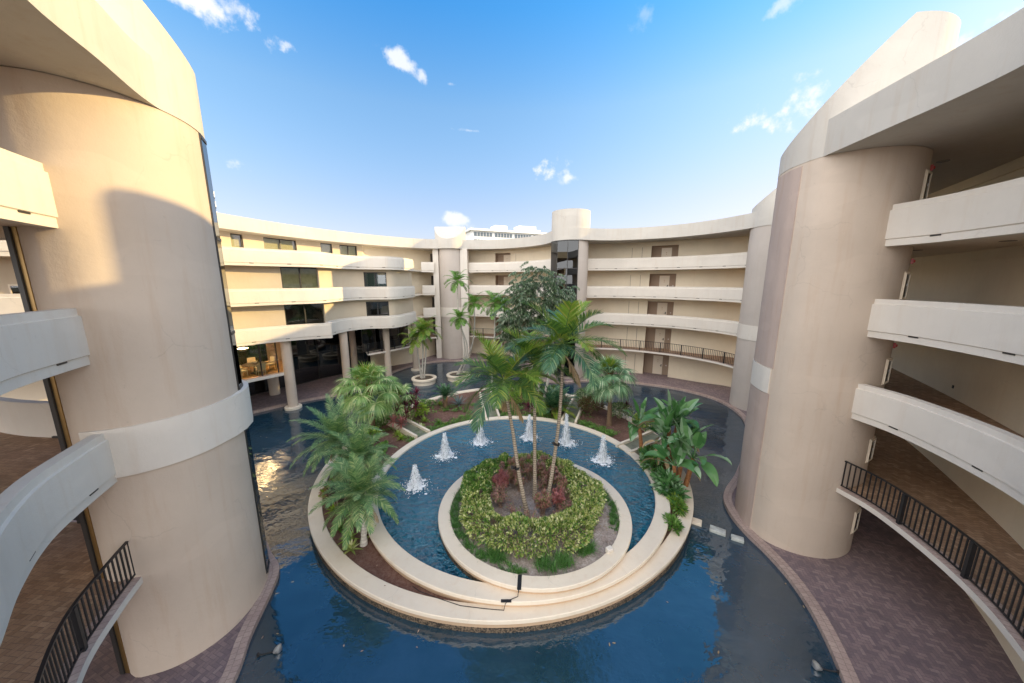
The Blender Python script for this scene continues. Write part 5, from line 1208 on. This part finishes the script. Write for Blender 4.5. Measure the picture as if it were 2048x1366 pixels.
cordyline((8.3, 22.9, .3), [(0, 0, 1.15)], 'short red cordyline beside the bare fan palm trunk', 54, L=.4)
cordyline((1.45, 24.0, .3), [(0, 0, .9), (.25, .1, 1.7), (-.2, .2, .5)], 'purple cordyline behind the pool under the dark tree', 55, L=.45)
cordyline((-7.6, 13.0, .3), [(0, 0, .95), (.35, .3, 1.2), (-.35, .3, .7)], 'dark cordyline under the date palm fronds', 56, L=.4)
# ---------------- bird of paradise
RS.seed(91); BPB = (8.05, 15.2, .3)
r = empty('bird_of_paradise', BPB, 0, 'tall clump of big torn paddle leaves over the right side of the fountain ring', 'bird of paradise plant')
def paddle(mb, base, az, el, pl, L, w, mi, droop=.9, tear=.3):
    d = Vector((math.cos(az) * math.cos(el), math.sin(az) * math.cos(el), math.sin(el))); p = Vector(base); pts = [p.copy()]
    for i in range(5): p = p + d * pl / 5; d = (d - UP * .05).normalized(); pts.append(p.copy())
    mb.tube(pts, [.035, .03, .026, .022, .02, .018], 5, 0, cap=False)
    K = 11; side = d.cross(UP); side = side.normalized() if side.length > .05 else Vector((1, 0, 0)); roll = U(-.7, .7); nrm = side.cross(d).normalized(); side = (side * math.cos(roll) + nrm * math.sin(roll)).normalized()
    C = []; 
    for i in range(K + 1):
        f = i / K; C.append((p.copy(), d.copy(), w * .5 * (math.sin(math.pi * min(1, (f * .94 + .06)) ** .8) ** .65 if f < 1 else .02))); p = p + d * L / K; d = (d - UP * droop * (f + .3) / K * 1.6).normalized()
    for s in (-1, 1):
        i = 0
        while i < K:
            j = min(K, i + RS.choice((2, 3, 4)) if RS.random() < tear else K); lift = .35 + U(-.25, .2); vs = []
            for k in range(i, j + 1):
                c, dd, ww = C[k]; n_ = side.cross(dd).normalized(); e = c + side * s * ww + n_ * ww * lift
                m = c + side * s * ww * .5 + n_ * ww * (lift * .35); vs += [tuple(c), tuple(m), tuple(e)]
            if j < K and j > i: pass
            mb.add(vs, [(3 * a, 3 * a + 1, 3 * a + 4, 3 * a + 3) for a in range(j - i)] + [(3 * a + 1, 3 * a + 2, 3 * a + 5, 3 * a + 4) for a in range(j - i)], mi); i = j
q = MB(); s = MB()
canes = [((-.2, .3), (-.1, .9, 1.9), 9), ((.4, .9), (.9, 1.7, 2.3), 9), ((-.1, -.5), (-.2, -.4, 1.2), 8), ((.3, .1), (.6, .3, 1.7), 8), ((-.8, 1.8), (-.9, 2.3, 1.9), 7), ((.6, 1.8), (1.3, 2.5, 2.1), 8), ((.2, 1.0), (.3, 1.4, 2.4), 8), ((.5, -.3), (.75, -.3, 1.5), 6)]
for (bx, by), (tx, ty, tz), n in canes:
    s.tube([(bx, by, 0), ((bx + tx) / 2, (by + ty) / 2, tz * .5), (tx, ty, tz)], [.13, .11, .09], 8)
    az0 = U(0, 6.28)
    for i in range(n + 5):
        f = (i + .5) / (n + 5); az = az0 + (i % 2) * math.pi + U(-.8, .8) + f * 1.6; mi = 0 if (f < .84 or RS.random() < .5) else 1
        paddle(q, (tx, ty, tz), az, R(84 - 72 * f + U(-5, 5)), U(.35, .8), U(.9, 1.25), U(.36, .48), mi, droop=.5 + 1.1 * f, tear=.7)
for i in range(16): paddle(q, (U(-.6, .9), U(0, 2.2), U(1.0, 1.9)), U(0, 6.28), R(U(-25, 15)), .3, U(.6, .9), .2, 1, 1.6, .6)
s.build('cane', M['fiber'], r); q.build('leaves', [M['paddle'], M['dry']], r, smooth=40)
# ---------------- shrubs
def shrub(base, rx, ry, h, label, mats, n, seed, L=.12, w=.055, name='shrub', cat='shrub', group=None, stems=7, shares=None, low=-.5):
    RS.seed(seed); r = empty(name, base, 0, label, cat, group); s = MB(); wood(s, (0, 0, 0), [(U(-rx, rx) * .7, U(-ry, ry) * .7, h * U(.5, .85)) for _ in range(stems)]); s.build('stems', M['twig'], r)
    q = MB()
    for mi, mm in enumerate(mats):
        k = int(n * (shares[mi] if shares else 1 / len(mats))); P, Nn = ellipsoid_pts(k, (0, 0, h * .58), (rx, ry, h * .48), .45, low); leafcloud(q, P, Nn, L, w, mi, .8)
    q.build('foliage', [M[m] for m in mats], r, smooth=0); return r
shrub((6.0, 24.0, .3), 1.0, .8, 1.25, 'reddish-brown leafy shrub left of the bare fan palm trunk', ['brownbush'], 1500, 61, .14, .07, group='shrubs behind the pool')
shrub((6.3, 25.2, .3), 1.4, .8, 1.6, 'green and cream shrub behind the reddish-brown one', ['bush'], 1700, 62, .14, .07, group='shrubs behind the pool')
shrub((7.9, 23.0, .3), .9, .7, 1.2, 'cream-flecked shrub right of the bare fan palm trunk', ['bush'], 1100, 63, .13, .06, group='shrubs behind the pool')
shrub((9.0, 21.2, .3), .8, .9, 1.15, 'cream-flecked shrub left of the paddle leaves', ['bush', 'lime'], 1300, 64, .13, .06, group='shrubs behind the pool')
shrub((.7, 26.0, .3), 1.1, .8, 1.0, 'bright green shrub behind the pool between the left channel and the dark tree', ['lime', 'hedgeg'], 1500, 65, .13, .06, group='shrubs behind the pool')
shrub((2.2, 25.9, .3), 1.0, .7, 1.1, 'dark green shrub under the dark tree', ['hedgeg', 'cord'], 1200, 66, .14, .06, group='shrubs behind the pool', shares=(.75, .25))
shrub((-.4, 24.6, .3), 1.2, .6, .45, 'low green shrub right of the left channel', ['bush', 'hedgeg'], 1300, 67, .10, .05, group='shrubs behind the pool')
shrub((-6.8, 23.4, .3), .5, .5, .9, 'lime-green leafy shrub beside the red cordylines', ['lime'], 420, 68, .26, .11, group='shrubs behind the pool')
shrub((-8.75, 14.5, .3), .25, .7, .4, 'red and yellow low shrub against the left outer ring', ['croton', 'lime'], 420, 69, .14, .06)
shrub((7.3, 13.25, .3), .25, .5, .45, 'small green shrub in the narrow right end of the planting ring', ['hedgeg', 'lime'], 420, 70, .24, .07, shares=(.75, .25))
shrub((6.55, 12.05, .3), .22, .4, .36, 'small drooping shrub where the right planting ring ends', ['hedgeg'], 300, 71, .24, .07)
shrub((7.4, 14.3, .3), .45, .9, .7, 'dark broad-leaved undergrowth below the paddle leaves', ['paddle'], 420, 72, .42, .15)
shrub((7.6, 16.4, .3), .6, 1.1, .9, 'dark undergrowth at the pool side of the paddle leaves', ['paddle', 'hedgeg'], 520, 73, .36, .13)
shrub((-.3, 27.6, .3), 1.2, .8, 1.1, 'bright green shrub against the back rim right of the left channel', ['hedgeg', 'lime'], 1300, 74, .15, .07, group='shrubs behind the pool')
shrub((3.4, 26.6, .3), 1.0, .9, 1.3, 'green and cream shrub behind the broad cycad', ['bush', 'hedgeg'], 1300, 75, .15, .07, group='shrubs behind the pool')
shrub((1.6, 28.2, .3), 1.3, .7, 1.4, 'tall dark shrub against the back rim behind the dark tree', ['hedgeg', 'bush'], 1400, 76, .16, .07, group='shrubs behind the pool')
shrub((-9.2, 22.0, .3), .5, 1.0, .6, 'low leafy green shrub behind the large fan palm trunk', ['hedgeg', 'bush'], 900, 79, .16, .07)
shrub((-7.0, 25.6, .3), .9, .6, .45, 'low cream-flecked shrub against the back left rim', ['bush', 'hedgeg'], 900, 80, .12, .06)
shrub((-7.75, 17.9, .3), .35, 1.2, .4, 'low green shrub along the pool rim behind the date palms', ['hedgeg', 'frondr'], 800, 81, .15, .07)
shrub((-9.0, 19.2, .3), .7, 1.2, .8, 'leafy green shrub under the large fan palm', ['hedgeg', 'lime'], 900, 77, .2, .08)
shrub((-8.9, 16.9, .3), .5, .9, .7, 'dark green shrub between the date palms and the large fan palm', ['hedgeg', 'frondd'], 700, 78, .2, .08)
for i, (x, y, c, lb) in enumerate([(-6.4, 11.45, 'lime', 'yellow-green bromeliad at the left of the front date palm trunk'), (-6.05, 10.95, 'hedge', 'pale variegated rosette at the foot of the front date palm'), (-7.05, 12.0, 'frondr', 'broad green rosette against the outer ring'), (-5.55, 11.75, 'hedge', 'variegated rosette right of the front date palm trunk'), (-7.85, 13.1, 'lime', 'small lime rosette near the left outer ring'), (-6.6, 12.3, 'hedge', 'variegated rosette behind the yellow-green bromeliad'), (-7.1, 19.9, 'lime', 'lime rosette between the left channel and the cordylines'), (-7.5, 20.4, 'lime', 'larger lime rosette below the red cordylines'), (-6.3, 22.6, 'lime', 'lime rosette on the mulch beyond the left channel'), (-5.2, 22.2, 'frondr', 'small green rosette on the mulch near the pool'), (-5.9, 25.9, 'lime', 'pale rosette behind the small cycad'), (-6.2, 21.4, 'hedge', 'tiny rosette at the end of the left channel'), (-8.3, 13.9, 'hedge', 'variegated rosette under the wide date palm'), (-7.3, 12.9, 'lime', 'lime rosette between the two front date palms'), (-8.9, 16.6, 'frondr', 'green rosette behind the wide date palm'), (-7.9, 17.2, 'lime', 'lime rosette beside the pool rim behind the date palms'), (-8.6, 18.6, 'frondr', 'green rosette near the large fan palm trunk')]):
    rosette((x, y, .28), 22, .42, .085, lb, c, 'bromeliad', 'bromeliad', 200 + i, (78, 8), 'leaf rosettes in the planting ring', .6)
# ---------------- ground cover and grass
def tufts(name, pts, L, mat, seed, n=18, label=None, cat=None, spread=.06, kind='stuff', w=.012, group=None, dr=1.5):
    RS.seed(seed); q = MB()
    for (x, y, z, s) in pts:
        for i in range(n):
            az = U(0, 6.28); el = R(U(38, 85)); strip(q, Vector((x + U(-spread, spread), y + U(-spread, spread), z)), Vector((math.cos(az) * math.cos(el), math.sin(az) * math.cos(el), math.sin(el))), L * s * U(.7, 1.2), w, dr, n=3, taper=(1, 1, .7, 0))
    o = q.build(name, M[mat], smooth=0); return tag(o, label, cat, group, kind)
def ringpts(a0, a1, r0, r1, n, c=IC, z=.77):
    P = []
    for i in range(n):
        a = R(U(a0, a1)); rr = U(r0, r1); P.append((c[0] + rr * math.cos(a), c[1] + rr * math.sin(a), z, U(.7, 1.2)))
    return P
RS.seed(12)
tufts('grass_border', ringpts(160, 262, 3.18, 3.5, 150) + ringpts(-25, 60, 3.2, 3.52, 130) + ringpts(100, 165, 3.2, 3.5, 60), .20, 'grass', 13)
for i, (a, rr, lb) in enumerate([(242, 3.12, 'big dark grass tuft left of the front of the island'), (274, 3.15, 'big grass tuft just right of the black tape on the island'), (286, 3.1, 'wide grass tuft at the front of the island'), (303, 3.05, 'tallest grass tuft at the front right of the island')]):
    x, y = IC[0] + rr * math.cos(R(a)), IC[1] + rr * math.sin(R(a)); RS.seed(300 + i)
    tufts('grass_tuft', [(x + U(-.28, .28), y + U(-.16, .16), .77, U(.8, 1.2)) for _ in range(14)], .42, 'grass', 310 + i, 22, lb, 'grass', .08, None, .013, 'big grass tufts at the front of the island')
tufts('grass_tuft', [(-3.05 + U(-.2, .2), 9.75 + U(-.12, .12), .27, 1) for _ in range(10)], .3, 'grass', 320, 20, 'grass tuft on the bare soil at the front left of the planting ring', 'grass', .06, None, .012)
RS.seed(14); gp_ = []
from mathutils import noise as mn0
while len(gp_) < 640:
    a = R(U(35, 152)) if len(gp_) < 420 else R(U(50, 150)); rr = U(7.35, 8.3) if len(gp_) < 420 else U(8.4, 11.5); x, y = MC[0] + rr * math.cos(a), MC[1] + rr * math.sin(a); (gp_.append((x, y, .28, U(.6, 1.3))) if (len(gp_) < 420 or (inpoly(x, y, offset(OUT, .7, True)) and mn0.noise(Vector((x * .7, y * .7, 2))) > .05)) else None)
RS.seed(15); q = MB()
for (x, y, z, s_) in gp_:
    for k in range(16): strip(q, Vector((x + U(-.16, .16), y + U(-.16, .16), z + U(0, .14))), Vector((U(-1, 1), U(-1, 1), U(.1, 1))), .11 * s_, .06, .3, n=2, mi=0 if RS.random() < .7 else 1, taper=(.3, 1, 0))
tag(q.build('ground_cover', [M['hedgeg'], M['frondr']], smooth=0), kind='stuff')
# litter on mulch and sand
RS.seed(16); q = MB()
for i in range(1500):
    a = U(0, 6.28); x, y = U(-10, 9.5), U(8.5, 30)
    if inpoly(x, y) and math.hypot(x - MC[0], y - MC[1]) > 7.4: strip(q, Vector((x, y, .30 + U(0, .04))), Vector((math.cos(a), math.sin(a), U(-.1, .3))), U(.06, .16), U(.02, .05), 0, n=2, taper=(.5, 1, .2), mi=RS.choice((0, 1)))
for i in range(500):
    a = U(0, 6.28); rr = 3.4 * math.sqrt(RS.random()); x, y = IC[0] + rr * math.cos(a), IC[1] + rr * math.sin(a); strip(q, Vector((x, y, .79)), Vector((math.cos(a * 3), math.sin(a * 3), U(-.1, .3))), U(.04, .10), U(.02, .04), 0, n=2, taper=(.5, 1, .2), mi=RS.choice((0, 1)))
tag(q.build('leaf_litter', [M['twig'], M['dry']], smooth=0), kind='stuff')
# ---------------- hedge ring on the island
RS.seed(101); HC = (.78, 12.95); r = empty('hedge', (HC[0], HC[1], .76), 0, 'round ring hedge of yellow-green variegated leaves on the island', 'hedge')
q = MB(); s = MB(); from mathutils import noise as mn
def hedge_prof(a):
    ro = 3.02 + .20 * mn.noise(Vector((math.cos(a) * 2.2, math.sin(a) * 2.2, 0))) + .12 * math.sin(5 * a + 1); ri = 1.82 + .16 * mn.noise(Vector((math.cos(a) * 2.5, math.sin(a) * 2.5, 5))); h = .90 + .2 * mn.noise(Vector((math.cos(a) * 4, math.sin(a) * 4, 9)))
    return ro, ri, h
cnt = 0
while cnt < 26000:
    a = U(0, 2 * math.pi); ro, ri, h = hedge_prof(a); t = RS.random()
    lump = 1.0
    mid = (ro + ri) / 2; hw = (ro - ri) / 2; th = U(-.35, math.pi + .35); e = 2.6
    cx_, sz_ = math.cos(th), math.sin(th); k = (abs(cx_) ** e + abs(sz_) ** e) ** (-1 / e); dep = 1 - .28 * RS.random() ** 2.2
    rr = mid + hw * cx_ * k * lump * dep; z = h * .42 + h * .58 * sz_ * k * lump * dep
    lump = 1 + .30 * mn.noise(Vector((rr * 2.0 * math.cos(a), rr * 2.0 * math.sin(a), z * 2)))
    rr = mid + (rr - mid) * lump; z *= lump
    if z < .15 * h: continue
    if z < .45 * h and RS.random() < .55: continue
    if mn.noise(Vector((rr * 3 * math.cos(a), rr * 3 * math.sin(a), z * 3))) < -.38: continue
    p = Vector((rr * math.cos(a), rr * math.sin(a), z)); nn = Vector((cx_ * math.cos(a), cx_ * math.sin(a), sz_ + .35)); deg = math.degrees(a)
    gr = (.75 if 110 < deg < 190 else .30); mi = 1 if RS.random() < gr * (1 if dep > .9 else 1.4) else 0
    v = nn + Vector((U(-1, 1), U(-1, 1), U(-1, 1))) * .75; sc = U(.75, 1.3); strip(q, p, v, (.115 if mi == 0 else .105) * sc, .068 * sc, .3, up=Vector((U(-1, 1), U(-1, 1), U(.2, 1))), n=2, mi=mi, taper=(.3, 1, 0)); cnt += 1
for i in range(420):
    a = U(0, 6.28); ro, ri, h = hedge_prof(a); r0 = U(ri + .1, ro - .1); r1 = r0 + U(-.25, .25); da = U(-.06, .06)
    s.tube([(r0 * math.cos(a), r0 * math.sin(a), 0), ((r0 + r1) / 2 * math.cos(a + da), (r0 + r1) / 2 * math.sin(a + da), h * .45), (r1 * math.cos(a), r1 * math.sin(a), h * .82)], [.011, .009, .005], 4, cap=False)
s.build('stems', M['twig'], r); q.build('foliage', [M['hedge'], M['hedgeg']], r, smooth=0)
# croton shrubs inside the hedge
CR = [(.0, 14.5, .62, .95, 'croton', 'pinkish croton shrub at the back left inside the hedge ring'), (.85, 14.75, .68, 1.0, 'croton', 'brown-pink croton shrub at the back middle inside the hedge ring'), (1.75, 14.45, .62, .95, 'croton', 'croton shrub at the back right inside the hedge ring'),
      (-.5, 13.9, .42, .8, 'crotonr', 'bright red croton shrub at the left inside the hedge ring'), (2.3, 13.8, .42, .7, 'croton', 'sparse croton shrub at the right inside the hedge ring'), (1.25, 12.3, .3, .62, 'croton', 'small dark croton shrub at the foot of the palms'), (1.95, 12.55, .32, .5, 'crotonr', 'sparse red croton shrub right of the palm feet'), (-.5, 12.8, .4, .2, 'croton', 'nearly bare croton shrub left of the palm feet'), (.1, 12.0, .4, .1, 'croton', 'bare twiggy croton near the front of the hedge'), (1.9, 11.8, .35, .12, 'croton', 'bare twiggy croton at the front right inside the hedge'), (-.65, 13.3, .4, .22, 'croton', 'thin twiggy croton at the left edge of the sand inside the hedge'), (.35, 13.9, .4, .3, 'croton', 'twiggy brown croton in front of the pinkish back row, left'), (1.5, 13.95, .4, .3, 'croton', 'twiggy brown croton in front of the pinkish back row, right'), (2.3, 13.1, .38, .3, 'croton', 'twiggy croton at the right edge of the sand inside the hedge'), (.8, 11.55, .38, .1, 'croton', 'leafless twigs directly behind the front of the hedge'), (2.3, 12.3, .35, .25, 'croton', 'thin reddish twiggy croton at the front right edge of the sand')]
for i, (x, y, rad, den, mt, lb) in enumerate(CR):
    RS.seed(400 + i); r = empty('croton_shrub', (x, y, .77), 0, lb, 'croton', 'croton shrubs inside the hedge ring'); s = MB(); q = MB(); h = .98 if den > .9 else (.8 if den > .3 else .62)
    for k in range(20):
        a = U(0, 6.28); rr = rad * U(.3, 1); tip = Vector((rr * math.cos(a), rr * math.sin(a), h * U(.7, 1.1))); m = tip * .5 + Vector((U(-.05, .05), U(-.05, .05), -.05)); s.tube([(0 + U(-.1, .1), U(-.1, .1), 0), m, tip], [.012, .009, .005], 4, cap=False)
        for b in range(3):
            t2 = m + Vector((U(-.2, .2), U(-.2, .2), U(.1, .3))); s.tube([m, t2], [.006, .003], 3, cap=False)
            if RS.random() < den * 1.3:
                for l in range(int(20 * den)): strip(q, t2, Vector((U(-1, 1), U(-1, 1), U(-.2, 1))), .13, .05, .5, n=2, taper=(.3, 1, 0))
        if RS.random() < den * 1.4:
            for l in range(int(75 * den)): strip(q, tip + Vector((U(-.06, .06), U(-.06, .06), U(-.12, .03))), Vector((U(-1, 1), U(-1, 1), U(-.3, 1))), .13, .05, .5, n=2, taper=(.3, 1, 0))
    s.build('stems', M['twig'], r)
    if q.n: q.build('foliage', M[mt], r, smooth=0)

# small spotlights clamped to the island palm trunks
for (x, y, z, lb) in ((.20, 12.5, 2.75, 'black spotlight clamped to the left-leaning island palm trunk'), (1.95, 13.27, 3.4, 'black spotlight clamped to the right-leaning island palm trunk')):
    r = empty('spotlight', (x, y, z), 0, lb, 'spotlight', 'spotlights clamped to palm trunks')
    q = MB(); q.lathe([(.085, -.05), (.10, -.04), (.10, .04), (.085, .05)], 14); q.build('clamp', M['tape'], r)
    q = MB(); q.tube([(-.12, -.05, 0), (-.16, -.12, .08), (-.2, -.2, .16)], [.03, .06, .07], 10); q.build('lamp_head', M['tape'], r)

RS.seed(500); q = MB(); cnt = 0
while cnt < 150:
    x, y = U(-18, 16), U(4, 40)
    if inpoly(x, y, pond_edge) and not inpoly(x, y, offset(OUT, -.2, True)):
        a = U(0, 6.28); strip(q, Vector((x, y, WATER + .012)), Vector((math.cos(a), math.sin(a), 0)), U(.06, .13), U(.03, .05), 0, n=2, taper=(.4, 1, .1), mi=RS.choice((0, 1, 1))); cnt += 1
tag(q.build('floating_leaves', [M['twig'], M['dry']], smooth=0), kind='stuff')
